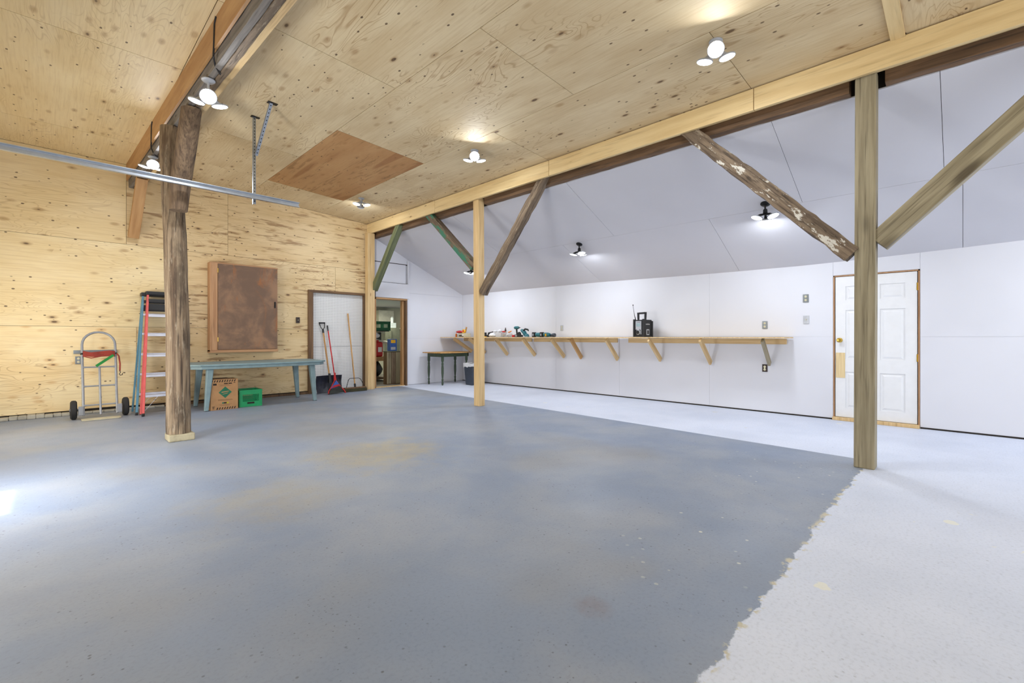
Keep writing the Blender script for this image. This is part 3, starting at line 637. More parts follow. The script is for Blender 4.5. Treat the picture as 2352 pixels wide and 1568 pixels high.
kn = obj('dial_ring', MB().lathe([(.042, 0), (.042, .01), (.034, .012)], (-.088, .01, .075), 20, Mk), M['silver'], rd, xf=Rz)
obj('dial', MB().lathe([(.030, .01), (.028, .026), (.012, .03)], (-.088, .01, .075), 18, Mk), M['black'], kn, xf=Rz)
rb('handle', 'black', (-.04, -.01, -.085, -.065, .26, .385), (-.04, -.01, .065, .085, .26, .385), (-.04, -.01, -.085, .085, .36, .385), bev=.006)
obj('antenna', MB().tube([(-.06, .10, .27), (-.06, .125, .34), (-.06, .145, .42), (-.06, .16, .50)], [.008, .005, .003, .003], 8).lathe([(.004, 0), (.008, .004), (.008, .016), (.003, .02)], (-.06, .16, .50), 8), M['black'], rd, xf=Rz)
gr = rb('side_grille', 'silver', (-.03, .03, -.106, -.100, .03, .12), bev=.004); rb('grille_opening', 'black', (-.018, .018, -.108, -.106, .045, .105), bev=.004, parent=gr)
def text(s, size, mat, X, parent, ext=.0006, name='lettering'):
    cu = bpy.data.curves.new(name, 'FONT'); cu.body = s; cu.size = size; cu.extrude = ext; cu.align_x = 'CENTER'; cu.align_y = 'CENTER'
    o = bpy.data.objects.new(name, cu); me = bpy.data.meshes.new_from_object(o); bpy.data.objects.remove(o)
    me.name = name; me.materials.clear(); me.materials.append(mat); o = bpy.data.objects.new(name, me); COL.objects.link(o)
    o.location, q, _ = X.decompose(); o.rotation_euler = q.to_euler(); parent_to(o, parent); return o
text('makita', .036, M['textwhite'], Rz @ Matrix.Translation((0, -.1015, .20)) @ Matrix.Rotation(PI/2, 4, 'X'), body)

# ------------------------------------------------------------------ clutter and power tools on the bench
def bY(px, X=7.7): return at(px, 770, X=X).y
def item(name, px, w_px, h, mat, label, cat, X=7.7, z=0, dx=.12, shape='box', bev=.006, parts=None):
    a, b = bY(px - w_px/2, X), bY(px + w_px/2, X); y = (a+b)/2; wy = abs(a-b) * .55
    m = MB()
    if shape == 'box': m.box(X-dx/2, X+dx/2, y-wy/2, y+wy/2, TB+z, TB+z+h)
    elif shape == 'cyl': m.lathe([(wy/2, 0), (wy/2, h*.75), (wy/4, h*.85), (wy/4, h)], (X, y, TB+z), 12)
    elif shape == 'blob': m.blob((X, y, TB+z+h*.5), (dx, wy, h), 16, 10, .16); [setattr(q, 'z', max(q.z, TB+z)) for q in m.v]
    return obj(name, m, M[mat], bev=0 if shape != 'box' else bev, label=label, cat=cat)
item('jar', 1048, 5, .10, 'orange', 'small brown jar at the far left of the cluttered bench end', 'jar', shape='cyl')
item('jar', 1053, 5, .085, 'clear', 'small clear jar beside the brown jar on the bench', 'jar', shape='cyl', X=7.68)
bxo = item('carton', 1067, 21, .10, 'beige', 'flat beige carton under the yellow tape on the bench', 'box', dx=.24)
yy = bY(1066)
obj('printed_side', MB().box(7.578, 7.58, yy-.12, yy+.06, TB+.015, TB+.055), M['print_k'], bxo); obj('printed_side', MB().box(7.577, 7.58, yy-.12, yy-.06, TB+.03, TB+.07), M['textwhite'], bxo)
obj('tool_pouch', MB().blob((7.66, bY(1056, 7.66), TB+.135), (.16, .26, .07), 12, 7, .12), M['red'], label='crumpled red pouch lying on the beige carton', cat='pouch')
mt = thing('tape_roll', (7.66, bY(1068, 7.66), TB+.10), 'yellow and orange tape roll standing on the beige carton', 'tape')
My = Matrix.Rotation(PI/2, 4, 'Y')
obj('roll', MB().lathe([(.05, -.02), (.05, .02)], (7.62, bY(1068, 7.66), TB+.152), 16, My), M['yellow'], mt); obj('core', MB().lathe([(.028, -.023), (.028, .023)], (7.62, bY(1068, 7.66), TB+.152), 16, My), M['red'], mt)
obj('wooden_clamp', MB().cbox((7.72, bY(1070, 7.72), TB+.185), (.03, .035, .16), Matrix.Rotation(.35, 4, 'X')), M['handlewood'], label='small wooden clamp sticking up behind the tape roll', cat='clamp')
obj('spirit_level', MB().box(7.56, 7.585, bY(1117, 7.57), bY(1100, 7.57), TB, TB+.016), M['yellow'], label='yellow ruler at the front edge beside the black tool case', cat='ruler')
tc = item('tool_case', 1113, 17, .06, 'black', 'low black tool case right of the spruce post', 'case', dx=.2)
item('battery_pack', 1112, 10, .055, 'black', 'black battery pack lying on the tool case', 'battery', z=.06, dx=.1)
hd = thing('hand_tool', (7.66, bY(1125, 7.66), TB+.06), 'black folding tool leaning behind the white bag', 'tool')
obj('grip', MB().cbox((7.66, bY(1123, 7.66), TB+.055), (.04, .05, .1)), M['black'], hd, bev=.008); obj('blade', MB().cbox((7.66, bY(1127, 7.66), TB+.115), (.02, .17, .02), Matrix.Rotation(-.15, 4, 'X')), M['blackmetal'], hd)
item('plastic_bag', 1132, 20, .09, 'bag', 'crumpled white plastic bag beside the black tool case', 'bag', shape='blob', dx=.2, X=7.64)
tub = thing('clear_tub', (7.72, bY(1151, 7.72), TB), 'clear plastic tub of fittings in the middle of the clutter', 'tub'); ty = bY(1151, 7.72)
obj('tub_wall', MB().box(7.62, 7.625, ty-.10, ty+.10, TB, TB+.11).box(7.815, 7.82, ty-.10, ty+.10, TB, TB+.11).box(7.625, 7.815, ty-.10, ty-.095, TB, TB+.11).box(7.625, 7.815, ty+.095, ty+.10, TB, TB+.11).box(7.62, 7.82, ty-.10, ty+.10, TB, TB+.004), M['clear'], tub)
for k, (dy, c_) in enumerate([(-.06, 'bag'), (-.01, 'red'), (.04, 'beige'), (.075, 'bag'), (-.08, 'beige')]): obj('fitting', MB().blob((7.68 + .03*(k % 3), ty + dy, TB + .045 + .012*(k % 2)), (.09, .06, .07), 10, 6, .15), M[c_], tub)
item('plastic_bag', 1139, 13, .06, 'bag', 'rounded white bundle on top at the left of the clear tub', 'bag', shape='blob', z=.115, X=7.72)
item('plastic_bag', 1148, 10, .07, 'bag', 'rounded white bundle on top at the middle of the clear tub', 'bag', shape='blob', z=.112, X=7.76)
item('red_cloth', 1157, 10, .035, 'red', 'red rag draped over the right edge of the clear tub', 'rag', shape='blob', z=.112, X=7.66)
bt = thing('bottle', (7.88, bY(1161, 7.88), TB), 'tall dark bottle with label standing behind the clear tub', 'bottle')
obj('body', MB().lathe([(.025, 0), (.025, .17), (.012, .2), (.012, .23)], (7.88, bY(1161, 7.88), TB), 12), M['platebrown'], bt); obj('label', MB().lathe([(.0255, .06), (.0255, .14)], (7.88, bY(1161, 7.88), TB), 12), M['beige'], bt)
obj('utility_knife', MB().cbox((7.64, bY(1171, 7.64), TB+.125), (.02, .11, .022), Matrix.Rotation(-.3, 4, 'X')), M['orange'], bev=.004, label='orange utility knife resting on the clear bag', cat='knife')
item('plastic_bag', 1170, 18, .10, 'clear', 'clear bag of small parts left of the teal impact driver', 'bag', shape='blob', dx=.18, X=7.64)
item('plastic_block', 1179, 5, .05, 'red', 'small red block in front of the impact driver', 'block', X=7.60, dx=.06)
def drill(px, X, label, face=1, yellow=False, lying=False, s=1.0):
    y = bY(px, X); t_ = thing('power_drill', (X, y, TB), label, 'drill', 'power tools on the workbench')
    if lying:
        obj('battery', MB().box(X-.04, X+.04, y+.03*face-.035, y+.03*face+.035, TB, TB+.11), M['black'], t_, bev=.01)
        obj('badge', MB().box(X-.043, X-.04, y+.03*face-.018, y+.03*face+.012, TB+.03, TB+.075), M['silver'], t_)
        obj('motor_body', MB().tube([(X, y-.04*face, TB+.055), (X, y-.14*face, TB+.05), (X, y-.20*face, TB+.045)], [.045, .05, .036], 12), M['teal'], t_)
        if yellow: obj('light_ring', MB().box(X-.052, X-.04, y-.12*face-.02, y-.12*face+.02, TB+.02, TB+.075), M['yellow'], t_)
    else:
        obj('battery', MB().box(X-.04, X+.04, y-.06, y+.06, TB, TB+.06), M['black'], t_, bev=.008)
        obj('badge', MB().box(X-.043, X-.04, y-.03, y+.03, TB+.015, TB+.045), M['silver'], t_)
        obj('grip', MB().tube([(X, y, TB+.05), (X, y+.012*face, TB+.12), (X, y+.02*face, TB+.20)], [.024, .020, .022], 10), M['black'], t_)
        obj('motor_body', MB().tube([(X, y+.085*face, TB+.218), (X, y+.06*face, TB+.22), (X, y-.03*face, TB+.22), (X, y-.06*face, TB+.22)], [.028, .038, .036, .018], 12), M['teal'], t_)
        obj('chuck', MB().tube([(X, y-.055*face, TB+.22), (X, y-.10*face, TB+.22)], [.013, .008], 8), M['blackmetal'], t_)
    return t_
drill(1188, 7.70, 'teal and black impact driver standing on its battery', 1)
gd = thing('circular_saw', (7.66, bY(1204, 7.66), TB), 'teal trim saw lying beside the standing impact driver', 'saw'); y = bY(1204, 7.66)
obj('motor_body', MB().tube([(7.66, y-.04, TB+.05), (7.66, y-.01, TB+.10), (7.66, y+.06, TB+.15), (7.66, y+.09, TB+.16)], [.045, .05, .04, .03], 12), M['teal'], gd)
obj('rear_handle', MB().tube([(7.64, y+.02, TB+.13), (7.64, y-.05, TB+.185), (7.64, y-.13, TB+.17), (7.64, y-.15, TB+.14)], [.02, .022, .020, .014], 8), M['black'], gd)
obj('blade_guard', MB().lathe([(.055, -.012), (.06, 0), (.055, .012)], (7.60, y+.10, TB+.062), 18, My), M['black'], gd); obj('battery', MB().box(7.6, 7.68, y+.05, y+.14, TB, TB+.05), M['black'], gd, bev=.006)
obj('base_plate', MB().box(7.58, 7.70, y-.10, y+.02, TB, TB+.008), M['steel'], gd)
sa = thing('sander', (7.64, bY(1212, 7.64), TB), 'teal sander with a round pad between the two saws', 'sander'); y = bY(1213, 7.64)
obj('motor_body', MB().lathe([(.05, 0), (.055, .03), (.04, .06), (.02, .075)], (7.60, y, TB), 14), M['teal'], sa); obj('front_ring', MB().lathe([(.056, .008), (.056, .016)], (7.60, y, TB), 14), M['silver'], sa)
drill(1229, 7.66, 'black battery drill lying on its side left of the yellow marked drill', 1, lying=True)
drill(1247, 7.62, 'teal drill with a yellow mark lying next to the torch', 1, True, True)
fl = thing('work_torch', (7.64, bY(1265, 7.64), TB), 'cylindrical dark torch lying at the right end of the tools', 'torch'); y = bY(1269, 7.64)
obj('barrel', MB().tube([(7.64, y+.11, TB+.03), (7.64, y+.03, TB+.032)], [.024, .026], 12), M['black'], fl); obj('head', MB().tube([(7.64, y+.03, TB+.036), (7.64, y-.02, TB+.042), (7.64, y-.07, TB+.042)], [.03, .041, .041], 14), M['bingrey'], fl)

# ------------------------------------------------------------------ small turned leg table, bin
tt = thing('drop_leaf_table', (7.1, 9.4, 0), 'small worn table with turned green legs under the workbench', 'table')
obj('tabletop', MB().prism([(6.62, 9.70), (6.62, 9.35), (6.70, 9.05), (6.95, 8.98), (7.50, 8.98), (7.72, 9.10), (7.74, 9.70)], .79, .815, 'z'), M['table_top'], tt, bev=.006)
obj('apron', MB().box(6.76, 7.62, 9.10, 9.13, .70, .79).box(6.76, 7.62, 9.62, 9.65, .70, .79).box(6.74, 6.77, 9.10, 9.65, .70, .79).box(7.6, 7.63, 9.10, 9.65, .70, .79), M['table_green'], tt)
prof = [(.014, 0), (.022, .02), (.026, .06), (.018, .10), (.028, .14), (.016, .16), (.020, .19), (.030, .30), (.031, .42), (.024, .50), (.030, .53), (.020, .56), (.032, .60), (.034, .61), (.034, .79)]
for x, y in [(6.76, 9.62), (6.82, 9.13), (7.60, 9.62), (7.58, 9.13)]: obj('leg', MB().lathe(prof, (x, y, 0), 14), M['table_green'], tt)
bn = thing('waste_bin', (7.42, 8.72, 0), 'tall slate grey waste bin behind the spruce post', 'bin')
def rbin(w0, w1, h, z=0, c=(7.42, 8.72)):
    v = [(c[0]+a*w0, c[1]+b*w0*1.2, z) for a, b in [(-1, -1), (1, -1), (1, 1), (-1, 1)]] + [(c[0]+a*w1, c[1]+b*w1*1.2, h) for a, b in [(-1, -1), (1, -1), (1, 1), (-1, 1)]]
    return MB().add(v, [(3, 2, 1, 0), (4, 5, 6, 7), (0, 1, 5, 4), (1, 2, 6, 5), (2, 3, 7, 6), (3, 0, 4, 7)])
obj('bin_body', rbin(.105, .135, .53), M['bingrey'], bn, bev=.02, seg=3)
mb = MB(); n = 24; vs = []
for j, (rr, z) in enumerate([(.150, .535), (.165, .545), (.162, .50), (.160, .44)]):
    for i in range(n):
        a = 2*PI*i/n; q = 1/max(abs(math.cos(a)), abs(math.sin(a)))**.8; jz = random.uniform(-.03, .03) if j == 3 else random.uniform(-.006, .006)
        vs.append((7.42 + rr*.95*math.cos(a)*q, 8.72 + rr*1.1*math.sin(a)*q, z + jz))
mb.add(vs, [(j*n+i, j*n+(i+1) % n, (j+1)*n+(i+1) % n, (j+1)*n+i) for j in range(3) for i in range(n)], True); obj('bin_liner', mb, M['bag'], bn, label='white plastic liner')

# ------------------------------------------------------------------ wall cabinet
cb = thing('wall_cabinet', (2.65, WY - .15, .95), 'brown wall cabinet with an unpainted wood frame on the plywood wall', 'cabinet')
cf = WY - .20
obj('carcass', MB().box(2.06, 3.16, cf + .03, WY - .012, .95, 2.52), M['old_brown'], cb)
stick('side_board', (2.045, WY - .11, .93), (2.045, WY - .11, 2.53), .03, .18, M['cabframe'], cb)
stick('front_stile', (2.10, cf + .01, .93), (2.10, cf + .01, 2.54), .10, .035, M['cabframe'], cb)
stick('top_board', (2.03, WY - .11, 2.535), (3.17, WY - .11, 2.535), .025, .19, M['cabframe'], cb, ref=(0, 0, 1))
stick('bottom_board', (2.03, WY - .12, .935), (3.17, WY - .12, .935), .05, .20, M['cabframe'], cb, ref=(0, 0, 1))
cdoor = obj('door', MB().box(2.155, 3.16, cf - .012, cf + .028, .965, 2.525), M['cab_door'], cb, bev=.003)
obj('latch', MB().box(3.10, 3.125, cf - .026, cf - .013, 1.76, 1.88).box(3.105, 3.12, cf - .034, cf - .026, 1.80, 1.84), M['blackmetal'], cdoor, bev=.003, label='black latch')
for z in (1.15, 2.4): obj('hinge', MB().box(2.146, 2.158, cf - .018, cf - .008, z - .04, z + .04), M['brass'], cdoor)

# ------------------------------------------------------------------ green patio table
gt = thing('patio_table', (2.65, 9.1, 0), 'long grey green plastic table in front of the wall cabinet', 'table')
def octo(x0, x1, y0, y1, c, bow=0):
    pts = [(x0, y0+c), (x0+c, y0)]; k = 8
    pts += [(x0+c + (x1-x0-2*c)*i/k, y0 - bow*math.sin(PI*i/k)) for i in range(1, k)] + [(x1-c, y0), (x1, y0+c), (x1, y1-c), (x1-c, y1)]
    pts += [(x1-c - (x1-x0-2*c)*i/k, y1 + bow*math.sin(PI*i/k)) for i in range(1, k)] + [(x0+c, y1), (x0, y1-c)]; return pts
obj('tabletop', MB().prism(octo(1.56, 3.72, 8.56, 9.55, .12, .05), .725, .755, 'z'), M['green_pl'], gt, bev=.008)
obj('top_rim', MB().prism(octo(1.585, 3.695, 8.585, 9.525, .12, .05), .675, .726, 'z'), M['green_pl'], gt, bev=.006)
for x, y, sx, sy in [(1.78, 8.66, 1, 1), (3.52, 8.68, -1, 1), (1.78, 9.42, 1, -1), (3.48, 9.42, -1, -1)]:
    x0 = x + (.0); xt = x + sx*.055 if sx > 0 else x - .055; 
    M0 = [(x-.03, y-.03, 0), (x+.03, y-.03, 0), (x+.03, y+.03, 0), (x-.03, y+.03, 0), (xt-.05, y+.02*sy-.045, .68), (xt+.05, y+.02*sy-.045, .68), (xt+.05, y+.02*sy+.045, .68), (xt-.05, y+.02*sy+.045, .68)]
    lg = obj('leg', MB().add(M0, [(3, 2, 1, 0), (4, 5, 6, 7), (0, 1, 5, 4), (1, 2, 6, 5), (2, 3, 7, 6), (3, 0, 4, 7)]), M['green_pl'], gt, bev=.014)
    obj('leg_foot', MB().box(x-.028, x+.028, y-.028, y+.028, -.0, .006), M['black'], lg)

# ------------------------------------------------------------------ cardboard box and milk crate beneath
def boxset():
    b = thing('cardboard_box', (2.05, 8.76, 0), 'tall cardboard box with striped edges and a green diamond under the table', 'box')
    x0, x1, yf = 1.84, 2.235, 8.66; H = .50; c_ = obj('carton', MB().box(x0, x1, yf, yf + .30, 0, H), M['card'], b, bev=.003)
    obj('top_flap', MB().box(x0+.004, x1-.1, yf+.02, yf+.29, H, H+.008), M['print_l'], b)
    st = MB(); e = .0012
    for z0_ in (H - .045, .008):
        for i in range(11):
            u = x0 + .008 + i*.036
            if z0_ < .1 and i < 2: continue
            v = [(u, yf-e, z0_), (u+.016, yf-e, z0_), (u+.030, yf-e, z0_+.034), (u+.014, yf-e, z0_+.034)]
            if v[2][0] < x1: st.add(v + [(a, yf+.0005, c) for a, _, c in v], [(0, 1, 2, 3), (7, 6, 5, 4), (0, 4, 5, 1), (1, 5, 6, 2), (2, 6, 7, 3), (3, 7, 4, 0)])
    obj('striped_border', st, M['print_k'], c_, label='dark slanted warning stripes')
    cx, cz = (x0+x1)/2 + .01, .285; r = .095
    dm = obj('diamond', MB().prism([(cx-r, cz), (cx, cz-r), (cx+r, cz), (cx, cz+r)], yf-e, yf, 'y'), M['print_g'], c_, label='green diamond')
    obj('diamond_mark', MB().prism([(cx-.055, cz-.005), (cx+.05, cz+.01), (cx+.055, cz+.022), (cx-.05, cz+.01)], yf-2*e, yf-e, 'y').prism([(cx-.04, cz-.035), (cx+.03, cz-.02), (cx+.045, cz-.008), (cx-.03, cz-.026)], yf-2*e, yf-e, 'y'), M['card'], dm)
    t1 = MB()
    for z_, a, wd, hh in [(.412, -.02, .15, .005), (.40, 0, .14, .005), (.388, -.0, .16, .006), (.165, 0, .21, .006), (.152, .01, .22, .008), (.085, .01, .20, .004), (.072, .0, .15, .006), (.062, .0, .13, .005)]:
        n_ = int(wd/.016)
        for i in range(n_): t1.box(cx+a-wd/2+i*.016, cx+a-wd/2+i*.016+.012, yf-e, yf, z_, z_+hh)
    obj('small_print', t1, M['print_l'], c_)
    obj('symbols', MB().box(x0+.035, x0+.085, yf-e, yf, .405, .435).box(x0+.19, x0+.245, yf-e, yf, .42, .437).box(x0+.255, x0+.305, yf-e, yf, .42, .437).prism([(x0+.32, .437), (x0+.34, .445), (x0+.365, .439), (x0+.34, .432)], yf-e, yf, 'y')
        .box(x0+.03, x0+.036, yf-e, yf, .02, .06).box(x0+.045, x0+.051, yf-e, yf, .02, .06).box(x0+.022, x0+.06, yf-e, yf, .056, .062), M['print_k'], c_)
    obj('colour_bar', MB().box(cx-.045, cx-.02, yf-e, yf, .10, .122), M['print_g'], c_); obj('colour_bar', MB().box(cx-.02, cx+.02, yf-e, yf, .10, .122), M['print_k'], c_); obj('colour_bar', MB().box(cx+.02, cx+.05, yf-e, yf, .10, .122), M['print_y'], c_)
boxset()
def crate(x0, y0, z0, w_, d_, h_, mat, label, parts=True):
    """open crate with lattice windows"""
    t_ = thing('milk_crate', (x0+w_/2, y0+d_/2, z0), label, 'crate'); th = .014
    sides = MB()
    def wall(fn):
        rows_ = [(.02, .32), (.74, .97)]
        for a, b in rows_: fn(sides, .01, .99, a, b, th)
        fn(sides, .01, .14, .32, .74, th); fn(sides, .86, .99, .32, .74, th)
        fn(sides, -.012, 1.012, .93, 1.01, th*1.9, off=.006); fn(sides, .004, .05, .02, .95, th*1.6, off=.004); fn(sides, .95, .996, .02, .95, th*1.6, off=.004); fn(sides, .002, .998, .008, .05, th*1.6, off=.005)
        for i in range(-5, 12):
            for sg in (1, -1):
                pts = []
                u0 = .14 + i*.09; 
                for u, v in [(u0, .32), (u0 + sg*.36*(1), .74)]: pts.append((u, v))
                (ua, va), (ub, vb) = pts
                def clip(u): return min(max(u, .14), .86)
                ca, cb_ = clip(ua), clip(ub)
                if abs(ca-cb_) < .02: continue
                k = lambda u: va + (vb-va)*(u-ua)/(ub-ua)
                fn(sides, ca, cb_, k(ca), k(cb_), th*.5, diag=True, off=-.002 - .003*(sg > 0))
    def mk(flip, fixed, dirn):
        def fn(mb, a, b, c, d, t_, diag=False, off=0):
            f0 = fixed - dirn*off
            if diag:
                hw = .012
                q = [(a, c-hw), (a, c+hw), (b, d+hw), (b, d-hw)]
            else: q = [(a, c), (b, c), (b, d), (a, d)]
            if flip: q = [(y0 + u*d_, z0 + v*h_) for u, v in q]; mb.prism(q, f0, f0 + dirn*(t_+off), 'x')
            else: q = [(x0 + u*w_, z0 + v*h_) for u, v in q]; mb.prism(q, f0, f0 + dirn*(t_+off), 'y')
        return fn
    wall(mk(False, y0, 1)); wall(mk(False, y0+d_, -1)); wall(mk(True, x0, 1)); wall(mk(True, x0+w_, -1))
    obj('side_walls', sides, mat, t_)
    obj('crate_floor', MB().box(x0+.01, x0+w_-.01, y0+.01, y0+d_-.01, z0+.004, z0+.014), mat, t_)
    return t_
cr = crate(2.27, 8.72, 0, .35, .34, .285, M['crate'], 'bright green milk crate under the table beside the cardboard box')
obj('handle_slot', MB().box(2.39, 2.50, 8.717, 8.7195, .05, .08), M['gap'], cr)

# ------------------------------------------------------------------ hand truck
ht = thing('hand_truck', (.54, 9.2, 0), 'grey tubular hand truck with two black wheels against the plywood wall', 'hand truck')
def lean(x, z, off=0): return Vector((x, 9.02 + z*.42 + off, z))
yb, k_ = 9.0, .36
def L_(x, z, o=0): return (x, yb + z*k_ + o, z)
left = [L_(.355, .06), L_(.355, .4), L_(.352, .8), L_(.352, 1.08)]; arc = [L_(.54 - .188*math.cos(PI*i/12), 1.08 + .19*math.sin(PI*i/12)) for i in range(1, 12)]
obj('frame_tube', MB().tube(left + arc + [L_(.728, 1.08), L_(.728, .8), L_(.725, .4), L_(.725, .06)], .016, 10), M['greypaint'], ht)
for z in (.20, .47, .745): obj('crossbar', MB().tube([L_(.36, z), L_(.40, z), L_(.68, z), L_(.72, z)], [.015, .011, .011, .015], 8), M['greypaint'], ht)
obj('centre_bar', MB().tube([L_(.54, .74, -.004), L_(.54, .47, -.004), L_(.54, .06, -.004)], .014, 8), M['greypaint'], ht)
obj('toe_plate', MB().prism([(.33, 8.88), (.36, 8.85), (.73, 8.85), (.76, 8.88), (.76, 9.05), (.33, 9.05)], .004, .014, 'z'), M['beige'], ht)
Mw = Matrix.Rotation(PI/2, 4, 'Y')
for x, s in ((.255, -1), (.83, 1)):
    wprof = [(.06, -.034), (.115, -.036), (.135, -.022), (.138, 0), (.135, .022), (.115, .036), (.06, .034)]
    wh = obj('wheel', MB().lathe(wprof, (x, 9.15, .138), 24, Mw), M['rubber'], ht)
    obj('wheel_rim', MB().lathe([(.058, -.03), (.058, .03)], (x, 9.15, .138), 18, Mw).lathe([(.02, -.045), (.02, .045)], (x, 9.15, .138), 12, Mw), M['greypaint'], wh)
    obj('axle_bracket', MB().box(*( (.30, .355) if s < 0 else (.725, .78)), 9.0, 9.012, .07, .20), M['greypaint'], ht, bev=.01)
obj('axle', MB().tube([(.21, 9.15, .138), (.87, 9.15, .138)], .008, 8), M['blackmetal'], ht)
for x in (.352, .728): obj('clamp_ring', MB().tube([L_(x, .93), L_(x, .95)], .021, 10), M['blackmetal'], ht)
mb = MB()
for i in range(7):
    z = .90 + i*.012; s = random.uniform(-.01, .01); mb.tube([L_(.36, z + .01, -.03), L_(.45, z - .015 + s, -.035), L_(.56, z - s, -.037), L_(.66, z + .01, -.035), L_(.72, z, -.03)], .008, 6)
obj('rope_coil', mb, M['redcord'], label='dark red rope wound across the top of the hand truck', cat='rope')
gs = thing('ratchet_strap', L_(.72, .9), 'bright green strap slanting between the hand truck tubes', 'strap')
Mx, Ls = frame(L_(.50, .76, -.06), L_(.70, .92, -.075), (0, 0, 1)); obj('webbing', MB().box(-.018, .018, -.002, .002, 0, Ls), M['greenstrap'], gs, xf=Mx)
bc = thing('bungee_cord', L_(.76, .7), 'red bungee cord with black hook hanging right of the hand truck', 'cord')
obj('cord', MB().tube([L_(.742, .94, -.03), L_(.765, .90, -.03), L_(.775, .78, -.03), L_(.77, .68, -.03)], .010, 8), M['redcord'], bc)
obj('hook', MB().tube([L_(.77, .68, -.03), L_(.775, .65, -.03), L_(.762, .63, -.03), L_(.775, .61, -.03), L_(.795, .615, -.03), L_(.80, .64, -.03)], .005, 6), M['blackmetal'], bc)

# ------------------------------------------------------------------ stepladders
def ladder(xb0, xb1, xt0, xt1, ybot, ytop, H, mat, rungs, label, rear):
    t_ = thing('stepladder', ((xb0+xb1)/2, ybot, 0), label, 'ladder')
    P = lambda s, z, o=0: Vector(((xb0 + (xt0-xb0)*z/H) if s == 0 else (xb1 + (xt1-xb1)*z/H), ybot + (ytop-ybot)*z/H + o, z))
    for s in (0, 1):
        stick('front_rail', P(s, .01), P(s, H), .028, .065, mat, t_, bev=.004)
        stick('rubber_foot', P(s, 0), P(s, .035), .034, .07, M['black'], t_)
        a = P(s, .01); a.y += rear + (.27 if s and rear < .3 else 0); a.x += -.01 if not s else .09 if rear < .3 else 0; b = P(s, H - .08); b.y += .06
        stick('rear_rail', a, b, .024, .045, mat, t_, bev=.004)
    for z in rungs:
        a, b = P(0, z), P(1, z); a.x += .014; b.x -= .014
        stick('step', a, b, .07, .035, M['aluminium'], t_, ref=(0, 1, 0), bev=.003)
    a, b = P(0, H), P(1, H); obj('top_cap', MB().box(a.x-.03, b.x+.03, a.y-.06, a.y+.12, H-.03, H+.03), M['black'], t_, bev=.012)
    z = H - .20; a, b = P(0, z), P(1, z); obj('tool_tray', MB().box(a.x+.015, b.x-.015, a.y-.01, a.y+.02, z+.05, z+.10).box(a.x+.015, b.x-.015, a.y-.02, a.y+.04, z-.08, z+.02), M['black'], t_)
    stick('spreader', P(0, .28, -.02) + Vector((.17, 0, 0)), P(0, .02, .02) + Vector((.015, 0, .05)), .006, .02, M['aluminium'], t_)
    return t_
rz = [.29, .59, .90, 1.225, 1.54]
ladder(1.0, 1.52, 1.155, 1.50, 8.78, 9.60, 1.92, M['red_frp'], rz, 'red fibreglass stepladder leaning on the plywood wall behind the log post', .18)
ladder(.945, 1.42, 1.10, 1.44, 8.99, 9.66, 1.90, M['blue_frp'], [r + .02 for r in rz], 'blue fibreglass stepladder just behind the red one', .40)

# ------------------------------------------------------------------ shovel and brooms before the pegboard
WP = WY + .03
def pole(name, p0, p1, r, mat, parent, **k):
    Mx, L = frame(p0, p1); return obj(name, MB().tube([(0, 0, 0), (0, 0, L*.5), (0, 0, L)], r, 10), mat, parent, xf=Mx, **k)
sv = thing('snow_shovel', (4.1, 9.55, 0), 'black snow shovel with a wooden shaft leaning on the pegboard', 'shovel')
s0, s1 = Vector((4.20, 9.60, .36)), Vector((4.14, 9.77, 1.30))
pole('shaft', s0, s1, .017, M['handlewood'], sv)
mb = MB(); n = 10; vs = []
for j in range(9):
    z = .02 + .36*j/8
    for i in range(n+1):
        u = i/n; x = 3.90 + .55*u; bow = .09*math.sin(PI*u) + .05*math.sin(PI*j/8) + (.006 if i % 2 else 0); vs.append((x, 9.50 + bow + z*.12, z))
fs = [(j*(n+1)+i, j*(n+1)+i+1, (j+1)*(n+1)+i+1, (j+1)*(n+1)+i) for j in range(8) for i in range(n)]
mb.add(vs, fs, False); o_ = obj('blade', mb, M['shovelblack'], sv); so_ = o_.modifiers.new('thick', 'SOLIDIFY'); so_.thickness = .008
obj('blade_socket', MB().tube([(4.21, 9.58, .22), (4.205, 9.59, .32), (4.20, 9.60, .42)], [.045, .03, .024], 10), M['black'], sv)
a = s1; d_ = (s1-s0).normalized()
obj('grip', MB().tube([a - d_*.02, a + d_*.06], .021, 10).tube([a + d_*.05, a + d_*.10 + Vector((-.04, 0, 0)), a + d_*.20 + Vector((-.06, 0, 0))], .009, 8).tube([a + d_*.05, a + d_*.10 + Vector((.04, 0, 0)), a + d_*.20 + Vector((.06, 0, 0))], .009, 8)
    .tube([a + d_*.20 + Vector((-.065, 0, 0)), a + d_*.20 + Vector((.065, 0, 0))], .014, 8), M['black'], sv, label='black D shaped grip')
br = thing('angle_broom', (4.2, 9.4, 0), 'red angle broom with a red frame standing in front of the snow shovel', 'broom')
b0, b1 = Vector((4.245, 9.44, .34)), Vector((4.245, 9.80, 1.42))
pole('shaft', b0, b1, .012, M['red'], br); pole('shaft_tip', b1 - (b1-b0).normalized()*.1, b1 + (b1-b0).normalized()*.02, .014, M['black'], br)
obj('head', MB().tube([b0 + Vector((0, 0, .10)), b0 + Vector((0, 0, .0)), b0 + Vector((0, -.01, -.05))], [.018, .024, .03], 8).tube([(4.245, 9.43, .30), (4.16, 9.40, .15), (4.09, 9.38, .07), (4.08, 9.37, .015)], .013, 6).tube([(4.245, 9.43, .30), (4.33, 9.37, .15), (4.40, 9.33, .07), (4.42, 9.31, .015)], .013, 6), M['red'], br)
